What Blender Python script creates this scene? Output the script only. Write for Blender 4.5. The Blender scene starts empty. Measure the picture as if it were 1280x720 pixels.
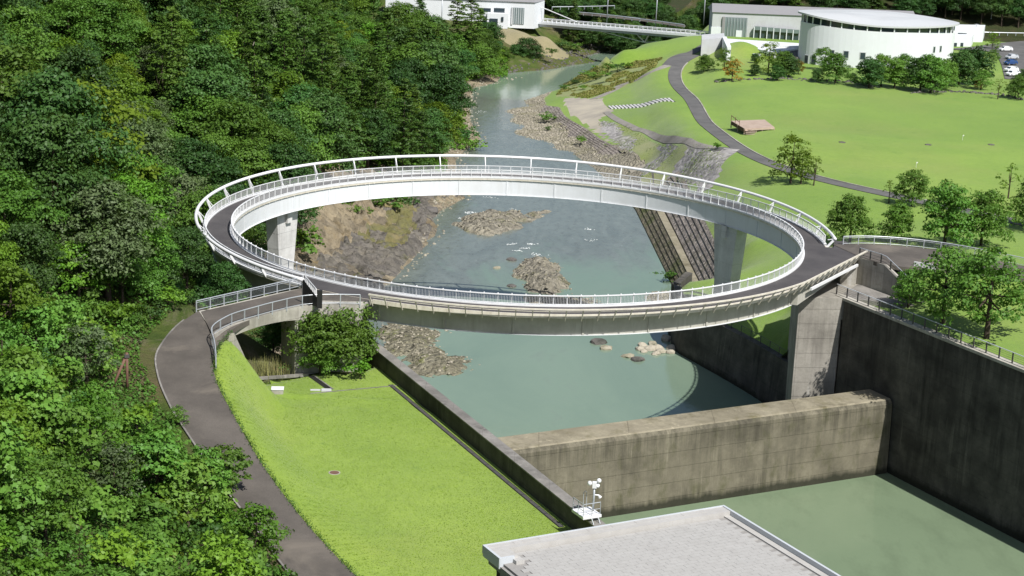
import bpy, math, random
import numpy as np
from mathutils import Matrix, Vector

# ------------------------------------------------------------------ camera, sky, sun, exposure
scene = bpy.context.scene
col = scene.collection
PITCH, ROLL, YAW = math.radians(14.4484), math.radians(2.509), math.radians(-.1035)
FPX = 2211.17
CAM = np.array([0., -214.58, 48.131])
_cp, _sp = math.cos(PITCH), math.sin(PITCH)
_fw = np.array([math.sin(YAW) * _cp, math.cos(YAW) * _cp, -_sp])
_r = np.array([math.cos(YAW), -math.sin(YAW), 0.])
_u = np.cross(_r, _fw)
_rt = _r * math.cos(ROLL) + _u * math.sin(ROLL)
_up = -_r * math.sin(ROLL) + _u * math.cos(ROLL)
cd = bpy.data.cameras.new('camera')
cd.sensor_width = 36; cd.lens = 36 * FPX / 1280; cd.clip_start = 1; cd.clip_end = 6000
cam = bpy.data.objects.new('camera', cd); col.objects.link(cam)
cam.matrix_world = Matrix(((_rt[0], _up[0], -_fw[0], CAM[0]), (_rt[1], _up[1], -_fw[1], CAM[1]), (_rt[2], _up[2], -_fw[2], CAM[2]), (0, 0, 0, 1)))
scene.camera = cam

SUN_EL = math.radians(51)
SUN_H = np.array([.58, -.8146])                      # horizontal direction towards the sun
w = bpy.data.worlds.new('World'); scene.world = w; w.use_nodes = True
nt = w.node_tree
sky = nt.nodes.new('ShaderNodeTexSky'); sky.sky_type = 'NISHITA'; sky.sun_disc = False
sky.sun_elevation = SUN_EL; sky.sun_rotation = math.atan2(SUN_H[0], SUN_H[1]); sky.air_density = 1.0; sky.dust_density = 1.5
bg = nt.nodes['Background']; bg.inputs[1].default_value = .078
nt.links.new(sky.outputs[0], bg.inputs[0])
sl = bpy.data.lights.new('sun', 'SUN'); sl.energy = 5.0; sl.angle = math.radians(.53); sl.color = (1, .97, .925)
sun = bpy.data.objects.new('sun', sl); col.objects.link(sun)
sd = Vector((SUN_H[0] * math.cos(SUN_EL), SUN_H[1] * math.cos(SUN_EL), math.sin(SUN_EL)))
sun.rotation_euler = sd.to_track_quat('Z', 'Y').to_euler(); sun.location = (120, -80, 200)
scene.view_settings.view_transform = 'Standard'; scene.view_settings.look = 'None'
scene.view_settings.gamma = 1; scene.view_settings.use_curve_mapping = False
scene.view_settings.exposure = .3

# ------------------------------------------------------------------ pixel -> place
def ray(x, y):
    d = _fw * FPX + _rt * (x - 640) + _up * (360 - y); return d / np.linalg.norm(d)
def U(x, y, z):
    d = ray(x, y); return CAM + d * ((z - CAM[2]) / d[2])
def UY(x, y, Y):
    d = ray(x, y); return CAM + d * ((Y - CAM[1]) / d[1])
def proj(X):
    d = np.asarray(X, float) - CAM; z = d @ _fw
    return np.stack([640 + FPX * (d @ _rt) / z, 360 - FPX * (d @ _up) / z], -1)
def HIT(x, y, hf):
    d = ray(x, y); t = np.linspace(60, 760, 1400); P = CAM + d * t[:, None]; k = np.nonzero(P[:, 2] < hf(P[:, 0], P[:, 1]))[0]
    return P[k[0]] if len(k) else P[-1]
rng = np.random.default_rng(7); random.seed(7)
def vnoise(x, y, s=0):                               # smooth value noise in 0..1
    x = np.asarray(x, float); y = np.asarray(y, float)
    xi, yi = np.floor(x), np.floor(y); fx, fy = x - xi, y - yi
    fx = fx * fx * (3 - 2 * fx); fy = fy * fy * (3 - 2 * fy)
    def h(a, b):
        v = np.sin(a * 127.1 + b * 311.7 + s * 74.7) * 43758.5453; return v - np.floor(v)
    return (h(xi, yi) * (1 - fx) + h(xi + 1, yi) * fx) * (1 - fy) + (h(xi, yi + 1) * (1 - fx) + h(xi + 1, yi + 1) * fx) * fy
def fbm(x, y, o=4, s=0):
    t = 0; a = .5
    for i in range(o):
        t = t + a * vnoise(x * 2 ** i, y * 2 ** i, s + i); a *= .5
    return t

# ------------------------------------------------------------------ objects
def prop(o, label=None, cat=None, group=None, kind=None):
    if label: o['label'] = label
    if cat: o['category'] = cat
    if group: o['group'] = group
    if kind: o['kind'] = kind
    return o
def link(name, me, parent=None):
    o = bpy.data.objects.new(name, me); col.objects.link(o)
    if parent: o.parent = parent
    return o
def empty(name, loc, label, cat, group=None, rz=0, scale=1):
    o = bpy.data.objects.new(name, None); col.objects.link(o); o.location = [float(v) for v in loc]
    o.rotation_euler = (0, 0, rz); o.scale = (scale,) * 3; o.empty_display_size = .2
    return prop(o, label, cat, group)
def mk(name, v, f, mat, smooth=False):
    me = bpy.data.meshes.new(name)
    if isinstance(f, np.ndarray):
        v = np.asarray(v, np.float32); n = len(f); k = f.shape[1]
        me.vertices.add(len(v)); me.vertices.foreach_set('co', v.ravel())
        me.loops.add(n * k); me.loops.foreach_set('vertex_index', f.ravel().astype(np.int32))
        me.polygons.add(n); me.polygons.foreach_set('loop_start', np.arange(0, n * k, k, dtype=np.int32))
        me.update(calc_edges=True)
    else:
        me.from_pydata([tuple(map(float, q)) for q in v], [], f); me.update()
    if mat: me.materials.append(mat)
    if smooth: me.polygons.foreach_set('use_smooth', [True] * len(me.polygons))
    return me
class MB:
    def __init__(s): s.v = []; s.f = []
    def add(s, v, f):
        n = len(s.v); s.v += [tuple(map(float, q)) for q in v]; s.f += [tuple(i + n for i in q) for q in f]; return s
    def box(s, c, size, rz=0):
        a, b, h = [q / 2 for q in size]; cz, sz = math.cos(rz), math.sin(rz)
        v = [(c[0] + x * cz - y * sz, c[1] + x * sz + y * cz, c[2] + z) for z in (-h, h) for x, y in ((-a, -b), (a, -b), (a, b), (-a, b))]
        return s.add(v, [(3, 2, 1, 0), (4, 5, 6, 7), (0, 1, 5, 4), (1, 2, 6, 5), (2, 3, 7, 6), (3, 0, 4, 7)])
    def bar(s, p, q, w, h, up=(0, 0, 1)):
        p, q = Vector(p), Vector(q); d = (q - p).normalized(); u = Vector(up)
        if abs(d.dot(u)) > .95: u = Vector((1, 0, 0))
        r = d.cross(u).normalized() * (w / 2); n = r.cross(d).normalized() * (h / 2)
        v = [o + a * r + b * n for o in (p, q) for a, b in ((-1, -1), (1, -1), (1, 1), (-1, 1))]
        return s.add(v, [(3, 2, 1, 0), (4, 5, 6, 7), (0, 1, 5, 4), (1, 2, 6, 5), (2, 3, 7, 6), (3, 0, 4, 7)])
    def tube(s, pts, r, n=8, closed=False):
        pts = [Vector(p) for p in pts]; m = len(pts); v = []; rr = r if hasattr(r, '__len__') else [r] * m
        for i, p in enumerate(pts):
            if closed: d = pts[(i + 1) % m] - pts[i - 1]
            else: d = pts[min(i + 1, m - 1)] - pts[max(i - 1, 0)]
            d.normalize(); u = Vector((0, 0, 1)) if abs(d.z) < .9 else Vector((1, 0, 0))
            a = d.cross(u).normalized(); b = a.cross(d)
            v += [p + (a * math.cos(t) + b * math.sin(t)) * rr[i] for t in [2 * math.pi * k / n for k in range(n)]]
        f = []
        for i in range(m if closed else m - 1):
            j = (i + 1) % m
            f += [(i * n + k, i * n + (k + 1) % n, j * n + (k + 1) % n, j * n + k) for k in range(n)]
        if not closed: f += [tuple(range(n))[::-1], tuple(range((m - 1) * n, m * n))]
        return s.add(v, f)
    def prism(s, poly, z0, z1):
        n = len(poly); z0 = z0 if hasattr(z0, '__len__') else [z0] * n; z1 = z1 if hasattr(z1, '__len__') else [z1] * n
        a = sum(poly[i][0] * poly[(i + 1) % n][1] - poly[(i + 1) % n][0] * poly[i][1] for i in range(n))
        if a < 0: poly = poly[::-1]; z0 = z0[::-1]; z1 = z1[::-1]
        v = [(p[0], p[1], z) for p, z in zip(poly, z0)] + [(p[0], p[1], z) for p, z in zip(poly, z1)]
        return s.add(v, [tuple(range(n))[::-1], tuple(range(n, 2 * n))] + [(i, (i + 1) % n, n + (i + 1) % n, n + i) for i in range(n)])
    def sweep(s, path, prof, closed=False):
        """path: list of (x, y, z, nx, ny) with outward normal; prof: list of (offset outwards, dz), closed profile"""
        m, k = len(path), len(prof)
        v = [(x + nx * o, y + ny * o, z + dz) for x, y, z, nx, ny in path for o, dz in prof]
        f = []
        for i in range(m if closed else m - 1):
            j = (i + 1) % m
            f += [(i * k + q, i * k + (q + 1) % k, j * k + (q + 1) % k, j * k + q) for q in range(k)]
        if not closed: f += [tuple(range(k))[::-1], tuple(range((m - 1) * k, m * k))]
        return s.add(v, f)
    def me(s, name, mat, smooth=False): return mk(name, s.v, s.f, mat, smooth)
    def obj(s, name, mat, parent=None, smooth=False):
        o = link(name, s.me(name, mat, smooth), parent)
        if parent: o.matrix_parent_inverse = Matrix.Translation(parent.location).inverted() if parent.type == 'EMPTY' and not any(parent.rotation_euler) else o.matrix_parent_inverse
        return o
def child(name, me, parent, loc, rz=0, scale=None):
    """a part placed in world coordinates under an unrotated parent"""
    o = link(name, me, parent); o.location = [float(a) for a in loc]
    o.rotation_euler = (0, 0, rz)
    if parent.parent is None: o.matrix_parent_inverse = Matrix.Translation(parent.location).inverted()
    if scale: o.scale = scale
    return o

# ------------------------------------------------------------------ materials
MATS = {}
class NT:
    def __init__(s, name):
        s.m = bpy.data.materials.new(name); s.m.use_nodes = True; s.t = s.m.node_tree
        s.b = s.t.nodes['Principled BSDF']; s.out = s.t.nodes['Material Output']; s._co = None
    def n(s, t, **k):
        q = s.t.nodes.new(t)
        for a, v in k.items(): setattr(q, a, v)
        return q
    def l(s, a, b): s.t.links.new(a, b)
    def co(s, obj=False):
        g = s.n('ShaderNodeTexCoord'); return g.outputs['Object'] if obj else s.n('ShaderNodeNewGeometry').outputs['Position']
    def scaled(s, v, sc):
        q = s.n('ShaderNodeVectorMath', operation='MULTIPLY'); s.l(v, q.inputs[0]); q.inputs[1].default_value = sc if hasattr(sc, '__len__') else (sc,) * 3
        return q.outputs[0]
    def noise(s, v, sc, det=4, rough=.6, lo=.35, hi=.65, dist=0):
        q = s.n('ShaderNodeTexNoise'); s.l(s.scaled(v, sc), q.inputs['Vector']); q.inputs['Scale'].default_value = 1
        q.inputs['Detail'].default_value = det; q.inputs['Roughness'].default_value = rough; q.inputs['Distortion'].default_value = dist
        return s.rng(q.outputs['Fac'], lo, hi)
    def rng(s, v, lo, hi, a=0, b=1):
        r = s.n('ShaderNodeMapRange'); s.l(v, r.inputs[0]); r.inputs[1].default_value = lo; r.inputs[2].default_value = hi
        r.inputs[3].default_value = a; r.inputs[4].default_value = b; return r.outputs[0]
    def mix(s, f, a, b, mode='MIX'):
        q = s.n('ShaderNodeMix', data_type='RGBA', blend_type=mode)
        for v, i in ((f, 0), (a, 6), (b, 7)):
            if hasattr(v, 'is_linked') or hasattr(v, 'links'): s.l(v, q.inputs[i])
            elif i == 0: q.inputs[0].default_value = v
            else: q.inputs[i].default_value = (*v[:3], 1)
        return q.outputs[2]
    def math(s, op, a, b=None):
        q = s.n('ShaderNodeMath', operation=op)
        for i, v in enumerate((a, b)):
            if v is None: continue
            if hasattr(v, 'links'): s.l(v, q.inputs[i])
            else: q.inputs[i].default_value = v
        return q.outputs[0]
    def bump(s, h, d, st=1.0):
        q = s.n('ShaderNodeBump'); q.inputs['Strength'].default_value = st; q.inputs['Distance'].default_value = d
        s.l(h, q.inputs['Height']); s.l(q.outputs[0], s.b.inputs['Normal']); return q
    def done(s, colr, rough=.7, metal=0, spec=.4):
        if hasattr(colr, 'links'): s.l(colr, s.b.inputs['Base Color'])
        else: s.b.inputs['Base Color'].default_value = (*colr, 1)
        if hasattr(rough, 'links'): s.l(rough, s.b.inputs['Roughness'])
        else: s.b.inputs['Roughness'].default_value = rough
        s.b.inputs['Metallic'].default_value = metal; s.b.inputs['Specular IOR Level'].default_value = spec
        MATS[s.m.name] = s.m; return s.m

def m_paint(name, c, dirt=(.25, .22, .17), amt=.25, rough=.5, metal=0, sc=.6):
    t = NT(name); v = t.co()
    a = t.noise(v, sc, 5, .65, .4, .75); b = t.noise(v, (2.5, 2.5, .25), 4, .6, .45, .8)
    f = t.math('MULTIPLY', t.math('MAXIMUM', a, b), amt)
    return t.done(t.mix(f, c, dirt), rough, metal)
def m_concrete(name, c1, c2, stain, s_amt=.6, lift=1.6, block=5.5, seam=.5, rough=.85, moss=None, ang=0, top=None):
    t = NT(name); v = t.co()
    base = t.mix(t.noise(v, .35, 6, .62, .35, .65), c1, c2)
    base = t.mix(t.math('MULTIPLY', t.noise(v, 3.2, 4, .7, .4, .7), .3), base, [q * .72 for q in c2])
    # vertical run-off streaks
    st = t.noise(v, (1.1, 1.1, .07), 5, .7, .42, .66); st2 = t.noise(v, (.2, .2, .12), 3, .6, .42, .7)
    base = t.mix(t.math('MULTIPLY', t.math('MULTIPLY', st, st2), s_amt), base, stain)
    base = t.mix(t.math('MULTIPLY', t.noise(v, (.13, .13, .2), 5, .6, .5, .68), s_amt * .55), base, stain)
    pal = t.math('MULTIPLY', t.noise(v, (1.7, 1.7, .05), 5, .75, .56, .74), t.noise(v, (.15, .15, .3), 3, .6, .45, .65))
    base = t.mix(t.math('MULTIPLY', pal, .55), base, [min(.6, q * 1.9) for q in c1])
    if moss: base = t.mix(t.math('MULTIPLY', t.noise(v, (.5, .5, .3), 6, .7, .52, .72), .6), base, moss)
    # casting lifts and panel joints
    sep = t.n('ShaderNodeSeparateXYZ'); t.l(v, sep.inputs[0])
    z = t.math('FRACT', t.math('DIVIDE', t.math('ADD', sep.outputs[2], 100.13), lift))
    zl = t.math('MINIMUM', t.rng(z, 0, .035, 1, 0), 1)
    along = t.math('ADD', t.math('MULTIPLY', sep.outputs[0], math.cos(ang)), t.math('MULTIPLY', sep.outputs[1], math.sin(ang)))
    x = t.math('FRACT', t.math('DIVIDE', t.math('ADD', along, 500.4), block)); xl = t.rng(x, 0, .012, 1, 0)
    jl = t.math('MAXIMUM', zl, xl)
    jm = t.math('MULTIPLY', t.math('MULTIPLY', jl, t.noise(v, .8, 3, .6, .3, .6)), seam)
    base = t.mix(jm, base, [q * .35 for q in stain])
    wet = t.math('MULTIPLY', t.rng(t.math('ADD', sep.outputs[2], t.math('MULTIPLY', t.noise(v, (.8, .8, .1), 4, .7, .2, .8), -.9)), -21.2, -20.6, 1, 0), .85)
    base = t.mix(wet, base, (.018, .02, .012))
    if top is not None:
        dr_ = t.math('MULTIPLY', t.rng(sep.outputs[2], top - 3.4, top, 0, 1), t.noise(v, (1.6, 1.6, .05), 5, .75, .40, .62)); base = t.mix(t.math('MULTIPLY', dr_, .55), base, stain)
    h = t.math('SUBTRACT', t.noise(v, 6, 4, .7, .2, .8), t.math('MULTIPLY', jl, 1.2))
    t.bump(h, .03, .6)
    return t.done(base, rough, 0, .25)
def m_grass(name, c1, c2, dry, dry_amt=.35, sc=.09):
    t = NT(name); v = t.co()
    a = t.noise(v, sc, 5, .62, .35, .65); b = t.noise(v, .9, 5, .7, .35, .68); c = t.noise(v, sc * .45, 4, .6, .5, .68); d = t.noise(v, 5, 3, .7, .3, .7)
    base = t.mix(a, c1, c2); base = t.mix(t.math('MULTIPLY', c, dry_amt), base, dry)
    base = t.mix(t.math('MULTIPLY', b, .42), base, [q * .68 for q in c1])
    base = t.mix(t.math('MULTIPLY', d, .34), base, [min(1, q * 1.35) for q in c2])
    big = t.noise(v, sc * .3, 4, .6, .4, .62); base = t.mix(t.math('MULTIPLY', big, .35), base, [c1[0] * .72, c1[1] * .8, c1[2] * .8])
    tuft = t.noise(v, .42, 5, .78, .58, .70)
    base = t.mix(t.math('MULTIPLY', tuft, .45), base, [c1[0] * .45, c1[1] * .62, c1[2] * .6])
    t.bump(t.noise(v, 7, 4, .8, .2, .8), .08, .7)
    t.b.inputs['Sheen Weight'].default_value = .15
    return t.done(base, .9, 0, .15)
def m_ground(name, cols, sc=.3, bump=.2, rough=.95, vor=None):
    t = NT(name); v = t.co()
    base = t.mix(t.noise(v, sc, 6, .65, .35, .65), cols[0], cols[1])
    if len(cols) > 2: base = t.mix(t.noise(v, sc * .37, 5, .65, .48, .66), base, cols[2])
    if len(cols) > 3: base = t.mix(t.noise(v, sc * .6, 5, .7, .55, .68, .5), base, cols[3])
    h = t.noise(v, 2.2, 6, .72, .2, .8)
    if vor:
        q = t.n('ShaderNodeTexVoronoi'); t.l(t.scaled(v, vor), q.inputs['Vector']); q.inputs['Scale'].default_value = 1
        sp = t.n('ShaderNodeSeparateColor'); t.l(q.outputs['Color'], sp.inputs[0])
        base = t.mix(t.rng(sp.outputs[0], 0, 1, 0, .55), base, [x * .4 for x in cols[0]])
        base = t.mix(t.rng(sp.outputs[1], .5, 1, 0, .5), base, [min(.6, x * 1.5) for x in cols[1]])
        h = t.math('SUBTRACT', h, t.rng(q.outputs['Distance'], 0, .7, 0, 1.6))
    t.bump(h, bump, 1)
    return t.done(base, rough, 0, .2)
def m_water(name, deep, shallow, sc=.05, wave=1.2, amp=.05, rough=.12, streak=(1, .25)):
    t = NT(name); v = t.co()
    base = t.mix(t.noise(v, (sc, sc * .45, 1), 5, .6, .38, .64, .8), deep, shallow)
    base = t.mix(t.math('MULTIPLY', t.noise(v, (sc * 5, sc * 2, 1), 5, .7, .5, .72), .35), base, [q * .5 for q in deep])
    w1 = t.noise(v, (wave, wave * .7, 1), 4, .6, .1, .9); w2 = t.noise(v, (wave * .2, wave * .12, 1), 3, .6, .1, .9, 1)
    t.bump(t.math('ADD', w1, t.math('MULTIPLY', w2, 1.5)), amp, .8)
    t.b.inputs['IOR'].default_value = 1.33
    return t.done(base, rough, 0, .5)
def m_leaf(name, c1, c2, c3, trans=.3, var=.3, rough=.55):
    t = NT(name); v = t.co()
    isl = t.n('ShaderNodeNewGeometry').outputs['Random Per Island']; ob = t.n('ShaderNodeObjectInfo').outputs['Random']
    base = t.mix(t.rng(isl, 0, 1, .15, .85), c1, c2); base = t.mix(t.noise(v, .33, 3, .6, .42, .64), base, c3)
    hs = t.n('ShaderNodeHueSaturation'); t.l(base, hs.inputs['Color'])
    t.l(t.rng(ob, 0, 1, .484, .512), hs.inputs['Hue']); t.l(t.rng(t.math('FRACT', t.math('MULTIPLY', ob, 7.3)), 0, 1, 1 - var, 1 + var), hs.inputs['Value'])
    hs.inputs['Saturation'].default_value = 1.04
    t.done(hs.outputs[0], rough, 0, .3)
    tr = t.n('ShaderNodeBsdfTranslucent'); t.l(t.mix(.5, hs.outputs[0], (.14, .2, .01)), tr.inputs[0])
    mx = t.n('ShaderNodeMixShader'); mx.inputs[0].default_value = trans
    t.l(t.b.outputs[0], mx.inputs[1]); t.l(tr.outputs[0], mx.inputs[2]); t.l(mx.outputs[0], t.out.inputs[0])
    return t.m
def m_asphalt(name, c1, c2, patch):
    t = NT(name); v = t.co()
    b = t.mix(t.noise(v, .25, 5, .6, .35, .65), c1, c2); b = t.mix(t.math('MULTIPLY', t.noise(v, 9, 3, .7, .4, .7), .35), b, [q * .6 for q in c1])
    b = t.mix(t.math('MULTIPLY', t.noise(v, .12, 5, .68, .54, .7, .6), .6), b, patch)
    t.bump(t.noise(v, 25, 2, .6, .2, .8), .01, .6)
    return t.done(b, .9, 0, .25)

WHITE = m_paint('white_paint', (.72, .73, .74), (.45, .42, .36), .22, .4)
OFFW = m_paint('weathered_cream_paint', (.66, .62, .53), (.28, .23, .16), .5, .5, sc=1.1)
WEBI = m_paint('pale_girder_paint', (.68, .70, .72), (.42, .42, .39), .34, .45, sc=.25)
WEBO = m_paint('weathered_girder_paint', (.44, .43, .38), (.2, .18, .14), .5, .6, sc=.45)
GALV = m_paint('galvanised_steel', (.42, .45, .48), (.2, .19, .18), .3, .42, .25)
DARKST = m_paint('dark_steel', (.07, .072, .075), (.14, .1, .07), .4, .5)
BLACK = m_paint('black_panel_paint', (.014, .014, .015), (.04, .035, .03), .4, .6)
BROWNP = m_paint('rusty_brown_post', (.16, .085, .06), (.05, .03, .025), .6, .8)
ASPH = m_asphalt('worn_asphalt', (.082, .073, .064), (.124, .110, .096), (.19, .165, .135))
ASPH2 = m_asphalt('bridge_asphalt', (.062, .058, .060), (.09, .084, .084), (.07, .065, .065))
ASPH3 = m_asphalt('park_path_asphalt', (.10, .098, .096), (.14, .137, .132), (.16, .155, .15))
CONC_PALE = m_concrete('pale_concrete', (.46, .44, .39), (.36, .34, .29), (.10, .09, .075), .75, 1.5, 4.2, .3)
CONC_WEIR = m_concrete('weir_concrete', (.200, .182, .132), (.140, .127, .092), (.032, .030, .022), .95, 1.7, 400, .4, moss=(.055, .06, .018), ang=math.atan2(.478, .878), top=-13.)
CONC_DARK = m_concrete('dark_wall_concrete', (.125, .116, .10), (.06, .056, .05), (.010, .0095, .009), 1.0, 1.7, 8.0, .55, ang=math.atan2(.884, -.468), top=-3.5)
CONC_PIL = m_concrete('abutment_concrete', (.36, .34, .30), (.27, .255, .22), (.085, .078, .068), .7, 1.8, 6.0, .5)
CONC_PIER = m_concrete('pier_concrete', (.66, .655, .64), (.57, .565, .55), (.14, .13, .12), .45, 2.2, 30, .35)
CONC_TOP = m_concrete('crest_concrete', (.30, .27, .195), (.23, .205, .15), (.07, .06, .035), .9, 200, 9.5, .5, moss=(.10, .09, .03))
CONC_WALLTOP = m_concrete('coping_concrete', (.27, .255, .235), (.19, .18, .165), (.05, .048, .042), .8, 200, 3.0, .4)
PAVE = m_ground('pale_apron_concrete', [(.42, .38, .30), (.34, .31, .26), (.26, .24, .21)], .25, .02)
GRAVPATH = m_ground('grey_gravel_path', [(.30, .28, .25), (.24, .225, .205), (.19, .18, .15)], .5, .05)
COBBLE = m_ground('grey_cobble_slope', [(.30, .285, .275), (.36, .345, .335), (.22, .23, .15)], .2, .08, vor=1.0)
LAWN = m_grass('lawn_grass', (.160, .254, .024), (.228, .325, .038), (.26, .29, .055), .5)
MEADOW = m_grass('meadow_grass', (.134, .234, .025), (.202, .304, .040), (.26, .25, .08), .55, .045)
ROUGHG = m_grass('rough_grass', (.17, .22, .055), (.24, .265, .08), (.32, .28, .15), .8, .12)
SOIL = m_ground('forest_soil', [(.028, .038, .012), (.045, .055, .018), (.06, .05, .025)], .5, .3)
BANK = m_ground('bank_soil', [(.05, .08, .015), (.09, .12, .025), (.12, .10, .05), (.16, .14, .09)], .25, .3)
ROCK = m_ground('grey_brown_rock', [(.36, .33, .26), (.25, .23, .185), (.42, .385, .29), (.17, .175, .075)], .35, .4, vor=1.2)
CLIFF = m_ground('tan_cliff_rock', [(.40, .335, .225), (.30, .25, .175), (.16, .145, .12), (.36, .27, .13)], .22, .5, vor=.6)
MOSSC = m_ground('mossy_shoal_rock', [(.25, .23, .165), (.16, .15, .105), (.36, .335, .25), (.17, .19, .045)], .7, .3, vor=1.5)
ROCKD = m_ground('dark_shelf_rock', [(.25, .23, .195), (.165, .15, .135), (.31, .28, .225), (.17, .165, .085)], .4, .5, vor=.8)
MOSSR = m_ground('mossy_shelf', [(.19, .18, .065), (.15, .145, .075), (.24, .20, .10), (.16, .15, .12)], .5, .3)
COBB = m_ground('river_cobbles', [(.38, .345, .265), (.28, .255, .20), (.20, .185, .14), (.17, .18, .06)], .6, .25, vor=1.7)
def m_stone():
    t = NT('pale_river_stone'); v = t.co(); k = t.n('ShaderNodeNewGeometry').outputs['Random Per Island']
    b = t.mix(k, (.18, .165, .13), (.39, .355, .285)); b = t.mix(t.math('MULTIPLY', t.noise(v, .25, 4, .6, .45, .62), .7), b, (.15, .145, .08)); b = t.mix(t.noise(v, 3, 4, .7, .5, .8), b, (.24, .22, .17))
    return t.done(b, .9, 0, .2)
STONE = m_stone()
STONED = m_ground('dark_stone', [(.11, .10, .095), (.16, .15, .135), (.07, .07, .06)], .8, .15)
TIER = m_ground('revetment_block', [(.24, .21, .185), (.31, .275, .245), (.17, .16, .11)], .6, .1, vor=1.6)
TIERM = m_ground('mossy_revetment_block', [(.15, .135, .095), (.19, .165, .12), (.10, .12, .04)], .5, .1, vor=1.6)
WAT_B = m_water('basin_water', (.152, .205, .128), (.166, .222, .138), .03, 1.1, .022, .07)
def m_river():
    t = NT('river_water'); v = t.co(); sep = t.n('ShaderNodeSeparateXYZ'); t.l(v, sep.inputs[0])
    g = t.rng(t.math('SUBTRACT', sep.outputs[1], t.math('MULTIPLY', sep.outputs[0], .6)), 10, 95, 0, 1); far = t.rng(sep.outputs[1], 250, 275, 1, 0)
    n1 = t.noise(v, (.05, .022, 1), 5, .65, .3, .7, .8)
    f = t.rng(t.math('MULTIPLY', t.math('ADD', g, t.math('MULTIPLY', t.math('SUBTRACT', n1, .5), .9)), far), .3, .75)
    deep = t.mix(n1, (.145, .205, .152), (.180, .245, .180)); n2 = t.noise(v, (.16, .06, 1), 6, .7, .35, .68, 1.5)
    shal = t.mix(n2, (.118, .136, .118), (.172, .195, .170)); shal = t.mix(t.math('MULTIPLY', t.noise(v, (.9, .5, 1), 4, .7, .5, .7), .5), shal, (.075, .072, .055))
    base = t.mix(f, deep, shal)
    fo = t.math('MULTIPLY', t.math('MULTIPLY', t.noise(v, (1.6, .8, 1), 5, .75, .62, .70), t.noise(v, (.06, .05, 1), 3, .6, .52, .62)), f)
    base = t.mix(t.math('MULTIPLY', fo, .6), base, (.62, .66, .64))
    w1 = t.noise(v, (1.4, .9, 1), 5, .62, .1, .9); w2 = t.noise(v, (.25, .13, 1), 4, .6, .1, .9, 1.2); amp = t.rng(f, 0, 1, .5, 1.5)
    t.bump(t.math('MULTIPLY', t.math('ADD', w1, t.math('MULTIPLY', w2, 1.5)), amp), .026, .9)
    t.b.inputs['IOR'].default_value = 1.33
    return t.done(base, .07, 0, .5)
WAT_R = m_river()
BARK = m_ground('tree_bark', [(.085, .065, .048), (.055, .042, .032)], 1.5, .1)
BARKP = m_ground('pale_dead_wood', [(.30, .27, .23), (.22, .19, .16)], 1.5, .1)
TIMBER = m_paint('timber_deck', (.44, .345, .28), (.2, .14, .1), .5, .8)
BWALL = m_paint('white_building_panel', (.66, .685, .71), (.5, .5, .5), .25, .6, sc=.3)
BGREY = m_paint('pale_stone_panel', (.47, .485, .495), (.36, .35, .34), .5, .7, sc=.35)
ROOFG = m_paint('grey_metal_roof', (.26, .255, .26), (.2, .2, .2), .4, .5)
ROOFL = m_paint('pale_metal_roof', (.50, .515, .52), (.4, .4, .4), .35, .45, sc=.1)
GLASS = NT('dark_window_glass').done((.035, .05, .062), .08, 0, .8)
GLASSG = NT('green_tinted_glass').done((.16, .20, .20), .1, 0, .8)
TILE = m_paint('roof_paver', (.375, .368, .352), (.27, .26, .245), .5, .85, sc=.8)
TILEB = m_paint('roof_paver_bedding', (.27, .262, .25), (.2, .18, .16), .4, .9)
PARAPET = m_paint('parapet_sheet', (.43, .42, .40), (.3, .28, .25), .5, .6, sc=.5)
FLASH = m_paint('pale_metal_flashing', (.50, .53, .56), (.4, .4, .4), .3, .35)
FOAM = NT('white_water_foam').done((.75, .78, .78), .6)
L_MID = m_leaf('leaf_mid_green', (0.058, 0.138, 0.022), (0.108, 0.207, 0.033), (0.083, 0.172, 0.028))
L_DARK = m_leaf('leaf_dark_green', (0.033, 0.091, 0.022), (0.063, 0.135, 0.033), (0.048, 0.110, 0.022), .22)
L_BRIGHT = m_leaf('leaf_bright_green', (0.097, 0.214, 0.025), (0.159, 0.297, 0.041), (0.121, 0.246, 0.028), .34)
L_YEL = m_leaf('leaf_yellow_green', (.105, .185, .018), (.155, .240, .028), (.095, .175, .018), .34)
L_OLIVE = m_leaf('leaf_olive_grey', (0.083, 0.131, 0.050), (0.145, 0.190, 0.094), (0.076, 0.131, 0.034), .24)
L_CEDAR = m_leaf('leaf_cedar', (0.044, 0.103, 0.018), (0.080, 0.149, 0.023), (0.062, 0.117, 0.017), .15)
L_KUDZU = m_leaf('leaf_vine', (0.086, 0.200, 0.028), (0.155, 0.283, 0.050), (0.117, 0.241, 0.047), .32)
L_ORANGE = m_leaf('leaf_autumn_orange', (.24, .13, .02), (.30, .17, .03), (.22, .17, .03), .3)
L_PARK = m_leaf('leaf_park_green', (.080, .190, .030), (.145, .270, .052), (.105, .215, .034), .34)

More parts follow.
